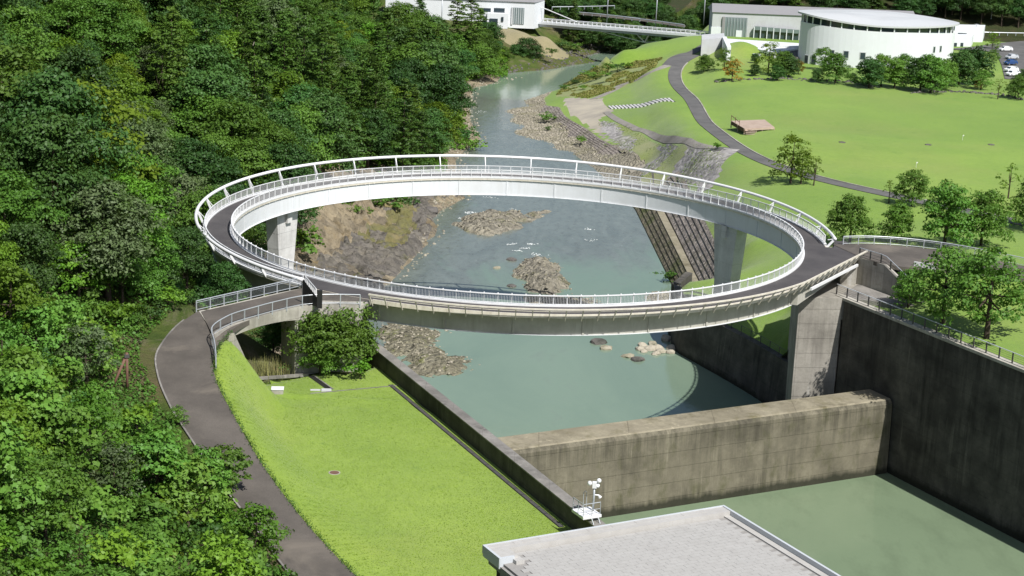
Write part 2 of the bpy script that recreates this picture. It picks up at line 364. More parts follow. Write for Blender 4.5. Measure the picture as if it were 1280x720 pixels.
# ------------------------------------------------------------------ terrain
WZ = -21.0
A = np.array([-.468, .8837]); B = np.array([.8837, .468])           # along the channel (downstream), across it (to the right)
def XW(y): return 43.6 - (y + 22.) / 1.887                           # right channel wall
_l0, _l1 = U(460, 419, -5.2), U(612, 540, -5.2)
def XLW(y): return _l0[0] + (_l1[0] - _l0[0]) * (y - _l0[1]) / (_l1[1] - _l0[1])   # left channel wall, river edge of its top
def resample(P, n):
    P = np.asarray(P, float); s = np.r_[0, np.cumsum(np.linalg.norm(np.diff(P[:, :2], axis=0), axis=1))]
    # smooth (Catmull-like) by interpolating each coordinate with cubic Hermite
    t = np.linspace(0, s[-1], n); m = np.gradient(P, s, axis=0)
    i = np.clip(np.searchsorted(s, t, 'right') - 1, 0, len(s) - 2); h = (s[i + 1] - s[i])[:, None]; q = ((t - s[i]) / (s[i + 1] - s[i]))[:, None]
    return (2*q**3-3*q**2+1)*P[i] + (q**3-2*q**2+q)*h*m[i] + (-2*q**3+3*q**2)*P[i+1] + (q**3-q**2)*h*m[i+1]
def pts(L): return np.array([U(*q) for q in L])
def inpoly(x, y, P):
    P = np.asarray(P)[:, :2]; c = np.zeros(np.shape(x), bool); j = len(P) - 1
    for i in range(len(P)):
        with np.errstate(divide='ignore', invalid='ignore'):
            k = ((P[i, 1] > y) != (P[j, 1] > y)) & (x < (P[j, 0] - P[i, 0]) * (y - P[i, 1]) / (P[j, 1] - P[i, 1]) + P[i, 0])
        c ^= k; j = i
    return c
class RBF:
    def __init__(s, P):
        P = np.asarray(P, float); _, k = np.unique(np.round(P[:, :2], 1), axis=0, return_index=True); P = P[k]
        s.p = P[:, :2]; n = len(P)
        K = np.linalg.norm(s.p[:, None] - s.p[None], axis=-1)
        M = np.zeros((n + 3, n + 3)); M[:n, :n] = K - np.eye(n) * .15; M[:n, n:] = np.c_[np.ones(n), s.p]; M[n:, :n] = M[:n, n:].T
        s.c = np.linalg.solve(M, np.r_[P[:, 2], 0, 0, 0])
    def __call__(s, x, y):
        x = np.asarray(x, float); y = np.asarray(y, float); sh = x.shape; q = np.c_[x.ravel(), y.ravel()]; out = np.empty(len(q)); n = len(s.p)
        for i in range(0, len(q), 20000):
            b = q[i:i + 20000]; out[i:i + 20000] = np.linalg.norm(b[:, None] - s.p[None], axis=-1) @ s.c[:n] + s.c[n] + b @ s.c[n + 1:]
        return out.reshape(sh)

RL = resample(pts([(252,386,0),(228,402,-.2),(208,423,-.5),(196,445,-1),(199,470,-1.7),(213,505,-2.6),(240,548,-3.5),(275,600,-4.6),(315,652,-5.5),(350,700,-6.2),(395,755,-6.8),(440,810,-7)]), 70)
RR = resample(pts([(331,392.5,0),(296,408,0),(283,418,-.2),(270,436,-.6),(266,455,-1.1),(272,480,-1.9),(290,515,-2.8),(318,565,-4),(350,612,-5),(395,668,-6.1),(430,705,-6.7),(490,765,-7)]), 70)
LB = np.array([(-19.,-20),(-22,0),(-22,25),(-20,45),(-18.4,58),(-16.1,72),(-14.1,85),(-13.6,94),(-15,101),(-13.2,115),(-9.5,122),(-12,140),(-13.3,167),(-8.7,189),(-12,215),(-13.3,244),(-12.8,277),(-7.6,287),(-1.3,299),(10.6,312),(19.2,322),(29,351),(39,392),(44,430),(46,470)])
def lbank(y): return np.interp(y, LB[:, 1], LB[:, 0])
def hillf(y): return np.interp(y, [-200, 235, 290, 340], [1, 1, .6, .12])
CL = []
for y in np.arange(-20, 300, 14.):
    xb = lbank(y)
    for d, z in ((-8,-23),(0,-21.4),(3,-20.2),(9,-18.6),(18,-16),(28,-10.5),(45,2),(75,25),(120,58),(180,90)):
        f = 1 if d < 20 else hillf(y)
        if 44 < y < 108 and d in (9, 18): z = {9: -19.6, 18: -14.0}[d]
        CL.append((xb - d, y, z if d < 20 else -16 + (z + 16) * f))
        if 44 < y < 108 and d == 9: CL.append((xb - 12.5, y, -19.1))
for y in np.arange(310, 480, 20.):
    for x in (-180,-120,-80,-50): CL.append((x, y, -9 + max(0, y - 395) * .35 + max(0, -x - 60) * .12))
for x, y in ((-25,330),(-10,345),(0,360),(5,380),(-20,380),(-30,310)): CL.append((x, y, -12.5 if y < 340 else -11))
for x, y in ((-12,308),(5,322),(12,335),(20,345),(22,370),(10,360),(28,390)): CL.append((x, y, -20.2))
for x, y in ((8,352),(14,372),(20,392)): CL.append((x, y, -16.5))
for x, y in ((35,420),(20,440),(-20,440),(40,470)): CL.append((x, y, -8 + (y - 420) * .4))
for p in RL[::4]: CL.append((p[0], p[1], p[2] - .18))
for p in RR[8::4]: CL.append((p[0], p[1], p[2] - .18))
for i in range(0, 70, 6):                                            # hillside above the road
    t = RL[min(i + 1, 69)] - RL[max(i - 1, 0)]; n = np.array([t[1], -t[0]]); n /= np.linalg.norm(n)
    if n[0] > 0: n = -n
    if n[1] > .3: n = np.array([-.95, .3])
    for d, z in ((1.5,.05),(4,.8),(12,5),(26,14),(50,33),(90,62),(140,90)): CL.append((RL[i,0] + n[0]*d, RL[i,1] + n[1]*d, RL[i,2] + z))
LAWN_PX = [(316,478,-7),(345,492,-7),(385,470,-7),(430,468,-7),(465,468,-7.0),(490,482,-7),(545,530,-7),(600,575,-7),(660,625,-7),(700,656,-7),(690,690,-7),(640,740,-7),(560,740,-7),(500,730,-7),(440,690,-7),(390,630,-7),(345,560,-7),(325,520,-7),(420,560,-7),(500,600,-7),(560,660,-7),(420,500,-7)]
CL += [tuple(U(*q)) for q in LAWN_PX]
CL += [(XLW(y) - 1.2, y, -7) for y in np.arange(-150, -30, 8.)]
CL += [(-19.5,-33,-8.2),(-17,-32,-9),(-23,-34,-7.6),(-26,-38,-6.5),(-20,-38,-7.2),(-25,-42,-6.8),(-27.5,-41,-5),(-29,-31,-5.5),(-31,-34,-3.5),(-34,-34,-1),(-30,-25,-9),(-24,-26,-12),(-18.5,-26,-16),(-34,-15,-10),(-28,-12,-14),(-40,-25,0),(-45,-10,0)]
CL += [(x, -150., -7) for x in (0., 12.)] + [(5., -120., -7), (10., -120., -7)]
CL += [tuple(p) for p in ((RL[6:] + RR[6:]) / 2 - [0, 0, .6])[::4]]
KA, KB = U(285, 420, -.5), U(309, 471, -6.4)
for t in np.linspace(0, 1, 7): p = KA + (KB - KA) * t; CL += [(p[0] - .35, p[1], p[2] - .15), (p[0] + 1.0, p[1] + .3, min(p[2] - 2.5, -7.2)), (p[0] + 2.2, p[1] + 1.2, -7.6)]
CL += [(-24,-38,-8),(-21,-36,-8.5),(-26,-41,-7.8),(-27.5,-44,-7.5),(-23,-42,-7.3)]
_hL = RBF(CL)
FLAT = np.array([U(x, y, -7)[:2] for x, y in ((322,482),(385,471),(445,469))] + [(XLW(-35.) - .1, -35.), (XLW(-150.), -150.)] + [U(x, y, -7)[:2] for x, y in ((620,760),(480,715),(425,668),(365,575),(335,520))])
def hL(x, y):
    z = _hL(x, y); x = np.asarray(x, float); y = np.asarray(y, float)
    m = (y < -47) & (y > -118) & (x > -33) & (x < 10)
    if np.any(m):
        xm, ym = x[m], y[m]; D = np.hypot(xm[:, None] - RR[None, 8:, 0], ym[:, None] - RR[None, 8:, 1]); k = D.argmin(1); d = D[np.arange(len(k)), k]; zk = RR[8:, 2][k] - .15
        right = xm > np.interp(ym, RR[::-1, 1], RR[::-1, 0]); u = np.clip(d / 6.5, 0, 1); u = u * u * (3 - 2 * u); zb = zk * (1 - u) - 7 * u
        w_ = np.clip((-47 - ym) / 4, 0, 1); z = z.copy(); z[m] = np.where(right, zb * w_ + z[m] * (1 - w_), z[m])
    return np.where(inpoly(x, y, FLAT), np.where(m, np.minimum(z, -6.4) if False else z, -7.0), z)

RB = np.array([(26.,41),(24.9,63),(22.3,118),(19,150),(15.8,172),(8.7,178),(3.7,189),(-2.3,197),(-5.0,215),(-5.8,233),(-3,254),(2,268),(8,277),(20,310),(33,333),(46,357),(56,392),(60,430),(62,470)])
def rbank(y): return np.interp(y, RB[:, 1], RB[:, 0])
CW = np.array([(23.0,34.5),(22.9,30),(23.4,22.2),(25.6,17.2),(27.9,12.3),(29.9,7.8),(31.7,3.5),(33.4,-1.),(35,-5)])  # curved wing wall
CR = []
for y in np.arange(-150, -13, 8.): CR += [(XW(y) + .8, y, -3.35), (XW(y) + 8, y, -3.0)]
RR_F = resample(np.array([U(1041,306,0),U(1080,305,0),U(1160,311,-.3),U(1280,333,-1),U(1400,362,-1.8),U(1560,410,-2.6)]), 40)   # far edge of the right road
RR_N = resample(np.array([(41.5,-5,0),(43.9,-8.4,0),(47,-8.9,-.25),(52,-8.4,-.5),(60.8,-9.0,-1.),(75,-15,-1.9),(95,-30,-2.8)]), 40)
for p in RR_F[::4]: CR += [(p[0], p[1], p[2] - .2), (p[0] + .6, p[1] + 3, p[2] - 1.2), (p[0] + 1, p[1] + 14, p[2] - 5.5)]
for p in RR_N[6::4]: CR += [(p[0], p[1], p[2] - .2), (p[0] - .3, p[1] - 4, p[2] - 1.3)]
CR += [(x, y, -9.) for x in (60, 80, 110, 150, 200) for y in (60, 100, 150, 200, 245)]
CR += [(x, y, -9.) for x in (45, 55, 70) for y in (110, 150, 190)] + [(62, 40, -7.6), (80, 40, -7.5), (110, 30, -7), (150, 20, -7), (48, 36, -8), (55, 55, -9), (200, -20, -6)]
CR += [(x, y, -9.) for x in (75, 100, 130, 170, 220) for y in (270, 300, 330)] + [(x, y, -8.8) for x in (50, 60) for y in (240, 262, 285, 310)]
CR += [(28,38,-14.5),(31,41,-14.5),(30,20,-14.4),(27,28,-14.5),(31,12,-14.5),(34,5,-14.4),(36,0,-14.2),(25.5,37,-14.5),(26,24,-14.5)]
CR += [(34.5,26,-13.4),(38,34,-11),(37,14,-12.3),(40,8,-9.5),(41,2,-6),(44,22,-8.5),(36,52,-11.5),(42,55,-9.5),(34,75,-12.3),(40,85,-9.8)]
for y in np.arange(45, 122, 8.):
    xb = rbank(y); CR += [(xb, y, -22.5), (xb + 1.4, y, -20.3), (xb + 3, y, -18.9), (xb + 4.2, y, -18.7), (xb + 7, y, -15.4), (xb + 8.2, y, -14.4)]
TL_LO = pts([(750,207,-20.4),(733,186,-20.4),(711,171,-20.4),(688,155,-20.45),(675,141,-20.5),(671,131,-20.6)])
TL_UP = pts([(803,206,-18.1),(767,182,-18.1),(753,175,-18.1),(735,162,-18.15),(709,147,-18.25),(699,134,-18.4),(696,122,-18.6)])
for p in TL_LO: CR += [(p[0] - .6, p[1], p[2] - .4)]
for p in TL_UP: CR += [(p[0] + .2, p[1], p[2] - .25)]
CR += [tuple(U(*q)) for q in [(700,185,-20.8),(672,172,-20.8),(650,165,-20.7),(650,150,-20.6),(640,138,-20.7),(665,125,-20.5),(690,117,-20.3),(660,135,-20.3),(685,165,-20.4),(712,178,-20.4)]]
CR += [tuple(U(*q)) for q in [(720,135,-17.9),(745,160,-17.7),(770,175,-17.3),(800,195,-16.9),(830,210,-15.6),(870,205,-12.8),(790,165,-16.3),(840,185,-13.5),(885,195,-10.6),(900,187,-9.3),
      (760,130,-16.8),(750,122,-17.2),(800,128,-13.8),(848,124,-9.6),(800,105,-14.2),(780,110,-15.8),(820,95,-12.3),(838,84,-10.2),(845,75,-9.6),(735,115,-18),(715,118,-18.6),(740,100,-18.5),(770,92,-17),(800,85,-15.5),(825,78,-12.5),(862,160,-9.8),(870,175,-9.9),(820,165,-14.3),(905,186,-9.2),(930,205,-9),(880,72,-9)]]
for y in np.arange(285, 470, 15.):
    xb = rbank(y); CR += [(xb, y, -21.6), (xb - 8, y, -23), (xb + 5, y, -17), (xb + 12, y, -11.5 if y < 360 else -9)]
for y in (360, 390, 420, 470):
    for x in (75, 95, 120, 160, 210, 280): CR.append((x, y, -8.5 + max(0, y - 365) * .42))
CR += [tuple(p) for p in ((RR_F[2:] + RR_N[2:]) / 2 - [0, 0, .7])[::3]] + [(44.,-1,-1.3),(46.,-3,-1.3),(43.,2,-1.5),(48,-5,-1.3),(42.5,-3.5,-2),(43.,-11,-4.4),(40.5,-9,-4.4),(45,-13.2,-4.2),(42,-8,-4.4),(44.6,-11,-4.2)]
hR_raw = RBF(CR)
hR = hR_raw
def hitR(L): return np.array([HIT(x, y, hR) for x, y in L])
P1 = resample(hitR([(868,69),(845,80),(838,90),(850,112),(872,140),(905,176),(940,199),(975,214),(1040,230),(1120,247),(1200,262),(1300,285)]), 110)
for _k in range(3): P1[1:-1, :2] = P1[1:-1, :2] * .2 + (P1[:-2, :2] + P1[2:, :2]) * .4
for _k in range(70): P1[1:-1] = (P1[:-2] + P1[1:-1] * 2 + P1[2:]) / 4
P1[:, 2] = hR_raw(P1[:, 0], P1[:, 1])
for _k in range(60): P1[1:-1, 2] = (P1[:-2, 2] + P1[1:-1, 2] * 2 + P1[2:, 2]) / 4
_pp = resample(P1, 400)
def hR(x, y):
    x = np.asarray(x, float); y = np.asarray(y, float); z = hR_raw(x, y); sh = z.shape; xf, yf, zf = x.ravel(), y.ravel(), z.ravel().copy()
    m = np.nonzero((xf > 28) & (xf < 100) & (yf > 40) & (yf < 320))[0]
    for a in range(0, len(m), 20000):
        k = m[a:a + 20000]; D = np.hypot(xf[k][:, None] - _pp[None, :, 0], yf[k][:, None] - _pp[None, :, 1]); n = D.argmin(1); d = D[np.arange(len(k)), n]
        u = np.clip((d - 2.4) / 9, 0, 1); u = u * u * (3 - 2 * u); zf[k] = zf[k] * u + _pp[n, 2] * (1 - u)
    return zf.reshape(sh)
def ground(x, y): return float(hL(np.array([x]), np.array([y]))[0]) if x < (lbank(y) + 3 if y > -25 else XLW(y)) else float(hR(np.array([x]), np.array([y]))[0])

def patch(name, ys, xfun, ts, hf, mat, rough=.0):
    Y = np.repeat(ys[:, None], len(ts), 1); x0, x1 = xfun(ys); X = x0[:, None] + (x1 - x0)[:, None] * ts[None]
    Z = hf(X, Y)
    if rough: Z = Z + (fbm(X * .3, Y * .3, 4, 3) - .47) * rough
    v = np.stack([X, Y, Z], -1).reshape(-1, 3); ny, nx = Y.shape
    i = (np.arange(ny - 1)[:, None] * nx + np.arange(nx - 1)[None]).ravel()
    f = np.stack([i, i + 1, i + nx + 1, i + nx], -1)
    if x1[0] < x0[0]: f = f[:, ::-1]
    me = mk(name, v, f, mat, True); return me, X, Y, Z
def drop(me, mask):
    import bmesh
    bm = bmesh.new(); bm.from_mesh(me); bm.faces.ensure_lookup_table(); bmesh.ops.delete(bm, geom=[bm.faces[i] for i in np.nonzero(mask)[0]], context='FACES'); bm.to_mesh(me); bm.free(); me.update()
def slots(me, mats, idx):
    for m in mats: me.materials.append(m)
    me.polygons.foreach_set('material_index', idx.astype(np.int32)); me.update()
def cells(X, Y): return (X[:-1, :-1] + X[1:, 1:]).ravel() / 2, (Y[:-1, :-1] + Y[1:, 1:]).ravel() / 2

tsL = np.linspace(0, 1, 260) ** 1.7
ysL = np.unique(np.r_[np.arange(-150, -26, .5), np.arange(-26, 130, 1.1), np.arange(130, 470, 2.2)])
me, X, Y, Z = patch('left_bank_ground', ysL, lambda y: (np.where(y < -30, XLW(y) - .5, np.interp(y, np.r_[-30, LB[:, 1]], np.r_[XLW(-30) - .5, LB[:, 0] + 6])), np.full_like(y, -190.)), tsL, hL, BANK)
x, y = cells(X, Y); z = (Z[:-1, :-1] + Z[1:, 1:]).ravel() / 2
idx = np.zeros(len(x)); lawn_poly = np.r_[RR[6:, :2], [(40, -150)], [(XLW(-32.) - .2, -32.)], [U(440,467,-7)[:2]], [U(385,469,-7)[:2]], [U(316,476,-7)[:2]], [U(288,425,-2)[:2]]]
idx[inpoly(x, y, lawn_poly)] = 1
d = lbank(y) - x
idx[(y > -28) & (y < 300) & (d > 14 + 6 * fbm(x * .08, y * .08))] = 2
idx[(y > -28) & (y < 300) & (d < 8 + 8 * (fbm(x * .1, y * .1, 4, 9) - .3))] = 3
idx[(y > 40) & (y < 122) & (d < 19)] = 3
slots(me, [LAWN, SOIL, CLIFF], idx)
prop(link('left_bank_terrain', me), kind='structure')

gy, gd = np.meshgrid(np.arange(36, 128, .42), np.arange(-1.5, 23.5, .42), indexing='ij'); gx = lbank(gy) - gd
_a = np.clip(gd / 3., 0, 1) * np.clip((23.5 - gd) / 4., 0, 1) * np.clip((gy - 36) / 6, 0, 1) * np.clip((128 - gy) / 6, 0, 1)
_r = 1 - np.abs(fbm(gx * .22 + gy * .1, gy * .15 - gx * .08, 6, 21) * 2 - 1); _st = fbm(gx * .1, gy * .07, 4, 33) * 9; _st = (np.floor(_st * 2.2) + np.clip((_st * 2.2 % 1) * 4, 0, 1)) / 2.2
gz = hL(gx, gy) + .1 + _a * np.where(gd > 11, 1, .45) * ((_r - .7) * 4.2 + (_st - 4.2) * .6) + (1 - np.abs(fbm(gx * .55, gy * .5, 5, 5) * 2 - 1) - .75) * 2.2 * _a - (1 - np.clip(_a * 4, 0, 1)) * .5
_i = (np.arange(gy.shape[0] - 1)[:, None] * gy.shape[1] + np.arange(gy.shape[1] - 1)[None]).ravel(); _w = gy.shape[1]
prop(link('rock_bank', mk('rock_bank', np.stack([gx, gy, gz], -1).reshape(-1, 3), np.stack([_i, _i + 1, _i + _w + 1, _i + _w], -1), CLIFF)), kind='structure')
_me = bpy.data.objects['rock_bank'].data; _me.materials.append(ROCKD); _me.materials.append(MOSSR)
_c = (gd[:-1, :-1] + fbm(gx[:-1, :-1] * .2, gy[:-1, :-1] * .2, 4, 3) * 7 - 3.3).ravel(); _m = fbm(gx[:-1, :-1] * .13, gy[:-1, :-1] * .13, 4, 12).ravel()
_me.polygons.foreach_set('material_index', np.where((_c < 10.5) & (_c > .8), np.where((_m > .53) & (_c > 4), 2, 1), 0).astype(np.int32)); _me.update()

tsR = np.linspace(0, 1, 230) ** 1.6
ysR = np.unique(np.r_[np.arange(-150, -13, 1.2), np.arange(-13, 130, 1.0), np.arange(130, 470, 1.6)])
def xr0(y):
    return np.where(y < -12.6, XW(y) + .35, np.interp(y, np.r_[-12.6, -5, CW[::-1, 1][1:], [36, 38.5, 41], RB[1:, 1]], np.r_[38.6, 36, CW[::-1, 0][1:] + .3, [23.2, 24, 24.5], RB[1:, 0] - 5]))
me, X, Y, Z = patch('right_bank_ground', ysR, lambda y: (xr0(y), np.full_like(y, 330.)), tsR, hR, MEADOW)
x, y = cells(X, Y); idx = np.zeros(len(x))
bar = pts([(760,212,-20),(738,196,-21),(700,193,-21),(640,172,-21),(620,140,-21),(636,122,-21),(692,110,-20.6),(680,126,-20.5),(685,143,-20.3),(696,156,-20.2),(720,170,-20.2),(742,188,-20.2)])
idx[(y > 124) & (y < 205) & (x < rbank(y) + 7)] = 2
idx[inpoly(x, y, bar)] = 2
rough = hitR([(694,121),(705,108),(735,93),(795,76),(828,72),(820,84),(770,112),(735,123)])
idx[inpoly(x, y, rough)] = 1
cob = hitR([(742,150),(790,160),(850,182),(905,188),(900,222),(880,232),(800,232),(805,205),(768,180)])
ic = inpoly(x, y, cob); fb = fbm(x * .11, y * .06, 4, 5)
cpx = proj(np.c_[x, y, np.full(len(x), -13.5)])
idx[ic] = np.where((fb[ic] < .40) & (cpx[ic, 0] < 868 - (cpx[ic, 1] - 190) * 1.2), 1, 3)
apr = hitR([(704,123),(712,122),(752,123),(766,140),(748,150),(752,166),(764,180),(735,158),(710,142)])
idx[inpoly(x, y, apr)] = 4
idx[(y > 345) & (x > 60)] = 6; idx[(y > 280) & (x < rbank(y) + 9)] = 5
slots(me, [ROUGHG, COBB, COBBLE, PAVE, BANK, SOIL], idx)
_q = resample(TL_LO, 30); _u = resample(TL_UP[:-1], 30)
drop(me, inpoly(x, y, np.r_[_q[4:, :2] * .85 + _u[4:, :2] * .15, (_u[4:, :2] * .88 + _q[4:, :2] * .12)[::-1]]) | ((y > 43) & (y < 122.5) & (x > rbank(y) + .3) & (x < rbank(y) + 7.0 * np.interp(y, [41, 124], [.75, 1.1]))))
prop(link('meadow', me), kind='structure')

def sheet(name, P, z, mat, kind='structure'):
    o = link(name, mk(name, [(p[0], p[1], z) for p in P], [tuple(range(len(P)))], mat)); return prop(o, kind=kind)
wf0 = np.array([43.5, -22.4]); wdir = B; cr_n = A
# river bed, basin water and river water
sheet('ground', [(-3000, -3000), (3000, -3000), (3000, 3000), (-3000, 3000)], -24.5, SOIL)
yb = -150.
def chan(y): return (XLW(y) - .6, XW(y) + .3)
wl = wf0 + A * 2 - B * 66; wr = wf0 + A * 2 + B * 1
sheet('basin_water', [(chan(-150)[0], -150), (chan(-150)[1], -150), tuple(wr), tuple(wl)], WZ - .3, WAT_B)
rx = np.linspace(-70, 110, 200); ry = np.r_[np.linspace(-70, 480, 400)]
Xw, Yw = np.meshgrid(np.linspace(-62, 75, 138), np.linspace(-62, 480, 300))
v = np.c_[Xw.ravel(), Yw.ravel(), np.full(Xw.size, WZ)]; nx = 138
i = (np.arange(299)[:, None] * nx + np.arange(137)[None]).ravel(); f = np.stack([i, i + 1, i + nx + 1, i + nx], -1)
f = f[(v[f].mean(1)[:, :2] - wf0) @ A > 1.6]
prop(link('river_water', mk('river_water', v, f, WAT_R, True)), kind='structure')


# ------------------------------------------------------------------ roads and paths
def strip(name, Lp, Rp, mat, dz=0., skirt=.5, hf=None, struct=True):
    n = len(Lp); v = []
    k = 4
    for a, b in zip(Lp, Rp):
        for t in np.linspace(0, 1, k + 1):
            q = a * (1 - t) + b * t; z = (hf(np.array([q[0]]), np.array([q[1]]))[0] if hf else q[2]) + dz
            v.append((q[0], q[1], z))
    f = []
    for i in range(n - 1):
        for j in range(k):
            o = i * (k + 1) + j; f.append((o, o + 1, o + k + 2, o + k + 1))
    m = len(v); v += [(x, y, z - skirt) for x, y, z in v]
    for i in range(n - 1):
        for j in (0, k):
            o = i * (k + 1) + j; f.append((o, o + k + 1, o + k + 1 + m, o + m))
    # upward faces
    me = mk(name, v, f, mat); p = me.polygons[0]
    if p.normal.z < 0: me.flip_normals()
    o = link(name, me); return prop(o, kind='structure') if struct else o
strip('hillside_road', RL, RR, ASPH)
strip('bridge_approach_road', RR_F, RR_N, ASPH, .05)
def kerb(name, P, w, h, mat, hf=None, lift=0., jag=0):
    mb = MB(); n = len(P); path = []
    for i, p in enumerate(P):
        t = P[min(i + 1, n - 1)] - P[max(i - 1, 0)]; nx, ny = t[1], -t[0]; L = math.hypot(nx, ny)
        z = hf(np.array([p[0]]), np.array([p[1]]))[0] if hf else p[2]
        path.append((p[0], p[1], z + lift, nx / L, ny / L))
    mb.sweep(path, [(-w / 2, -.3), (w / 2, -.3), (w / 2, h), (-w / 2, h)])
    o = mb.obj(name, mat); return prop(o, kind='structure')
kerb('road_kerb', RL[4:] + np.array([-.1, 0, 0]), .16, .03, CONC_WALLTOP)
def offset(P, o):
    t = np.gradient(P, axis=0); n = np.stack([t[:, 1], -t[:, 0]], -1); n /= np.linalg.norm(n, axis=1)[:, None]
    Q = P.copy(); Q[:, :2] += n * (o if np.ndim(o) == 0 else np.asarray(o)[:, None]); return Q
def hRp(x, y): return hR(x, y)
strip('park_path', offset(P1, -1.6), offset(P1, 1.6), ASPH3, .1, .7, hR)
kerb('park_path_kerb', offset(P1[8:], -1.75), .25, .2, CONC_PALE, hR)
P2 = resample(hitR([(836,82),(815,90),(785,103),(757,118),(742,124)]), 30)
strip('gravel_path', offset(P2, -1.2), offset(P2, 1.2), GRAVPATH, .08, .6, hR)
P3 = resample(hitR([(757,140),(775,152),(800,163),(840,175),(880,184),(900,187)]), 40)
strip('cobble_edge_path', offset(P3, -.7), offset(P3, .7), GRAVPATH, .08, .6, hR)
P4 = resample(hitR([(915,187),(905,195),(893,210),(885,226),(880,240)]), 30)
strip('block_ramp', offset(P4, -1.5), offset(P4, 1.5), COBBLE, .12, .7, hR)
P5 = resample(hitR([(893,187),(912,187),(935,189)]), 10)
strip('path_junction', offset(P5, -1.7), offset(P5, 1.6), ASPH3, .115, .6, hR)
P6 = resample(hitR([(836,82),(850,70),(872,62),(886,55)]), 24)
strip('path_by_the_river', offset(P6, -1.8), offset(P6, 1.8), ASPH3, .115, .6, hR)

# ------------------------------------------------------------------ channel walls, weir
def wallpath(xf, ys, sgn):
    return [(xf(y), y, 0., *(B * sgn)) for y in ys]
lw = empty('channel_wall', (XLW(-60.), -60, -7), 'long dark concrete parapet wall between the lawn and the water', 'wall')
nrm = np.array([_l1[1] - _l0[1], -(_l1[0] - _l0[0])]); nrm /= np.linalg.norm(nrm); nrm = -nrm if nrm[0] < 0 else nrm
lp = [(XLW(y), y, -5.2, *nrm) for y in (-29.5, -50, -70, -84.)]
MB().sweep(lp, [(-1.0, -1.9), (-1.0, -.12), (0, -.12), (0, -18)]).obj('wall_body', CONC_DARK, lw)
MB().sweep(lp, [(-1.05, -.12), (-1.05, 0), (.05, 0), (.05, -.12)]).obj('coping', CONC_WALLTOP, lw)

rw = empty('retaining_wall', (XW(-60.), -60, WZ), 'tall dark stained concrete retaining wall along the right of the basin', 'wall')
rp = [(XW(y), y, -3.3, -B[0], -B[1]) for y in (-12.9, -30, -60, -100, -150)]
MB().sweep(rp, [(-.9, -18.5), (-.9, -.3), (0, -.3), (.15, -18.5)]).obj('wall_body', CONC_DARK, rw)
MB().sweep([(38.0, -11.4, -3.3, -B[0], -B[1])] + rp, [(-1., -.3), (-1., .02), (.12, .02), (.12, -.3)]).obj('coping', CONC_PALE, rw)

def rail_thing(name, P, label, cat, post_h, step, mat, rails, post_w=.09, mesh=None, group=None, lean=(0, 0), tube=True, top_mat=None):
    """P: base polyline; rails: list of (height, radius, part name); mesh: (z0, z1, gap, thickness, material) thin bars in one part"""
    P = np.asarray(P, float); s = np.r_[0, np.cumsum(np.linalg.norm(np.diff(P, axis=0), axis=1))]; n = max(2, int(round(s[-1] / step)) + 1)
    t = np.linspace(0, s[-1], n); Q = np.stack([np.interp(t, s, P[:, i]) for i in range(3)], -1)
    e = empty(name, P[0], label, cat, group)
    pm = MB().box((0, 0, post_h / 2 - .1), (post_w, post_w, post_h + .2)).me('post', mat)
    d = np.gradient(Q, axis=0)
    for q, g in zip(Q, d): child('post', pm, e, q, math.atan2(g[1], g[0]))
    tt = np.linspace(0, s[-1], max(len(P), int(s[-1] / .8))); W = np.stack([np.interp(tt, s, P[:, i]) for i in range(3)], -1)
    for h, r, nm in rails:
        MB().tube([(a[0], a[1], a[2] + h) for a in W], r, 6).obj(nm, top_mat if (top_mat and nm == 'top_rail') else mat, e)
    if mesh:
        z0, z1, gap, th, mm = mesh; mb = MB(); m = int(s[-1] / gap)
        for k in range(m):
            u = (k + .5) * s[-1] / m; q = [np.interp(u, s, P[:, i]) for i in range(3)]
            mb.box((q[0], q[1], q[2] + (z0 + z1) / 2), (th, th, z1 - z0))
        o = mb.obj('balusters', mm, e); o['kind'] = 'stuff'
    return e
fp = [(XW(y) + .45 * B[0], y + .45 * B[1], -3.28) for y in np.linspace(-11, -120, 60)]
rail_thing('wall_fence', fp, 'dark steel post fence with pale top rail on the tall right retaining wall', 'fence', 1.15, 2.0, DARKST, [(1.15, .05, 'top_rail'), (.25, .02, 'lower_rail'), (.5, .012, 'wire'), (.72, .012, 'wire'), (.93, .012, 'wire')], .12, None, None, top_mat=FLASH)

we = empty('weir', (wf0[0] - B[0] * 25, wf0[1] - B[1] * 25, WZ), 'broad concrete weir wall with stained face crossing the green basin', 'weir')
def along(o, n0, pr, name, mat, jag=None):
    path = [(wf0[0] - B[0] * s, wf0[1] - B[1] * s, 0, A[0], A[1]) for s in o]
    return MB().sweep(path, pr).obj(name, mat, we)
segs = [0.05] + [9.5 * k for k in range(1, 7)]
for a, b in zip(segs[:-1], segs[1:]):
    along([a, b - .004], 0, [(-.25, -22.5), (0, -13.0), (.28, -12.6), (4.25, -12.6), (4.4, -12.9), (4.6, -22.5)], 'wall_block', CONC_WEIR)
    along([a, b - .004], 0, [(.28, -12.6), (.5, -12.5), (4.1, -12.5), (4.27, -12.6)], 'crest', CONC_TOP)

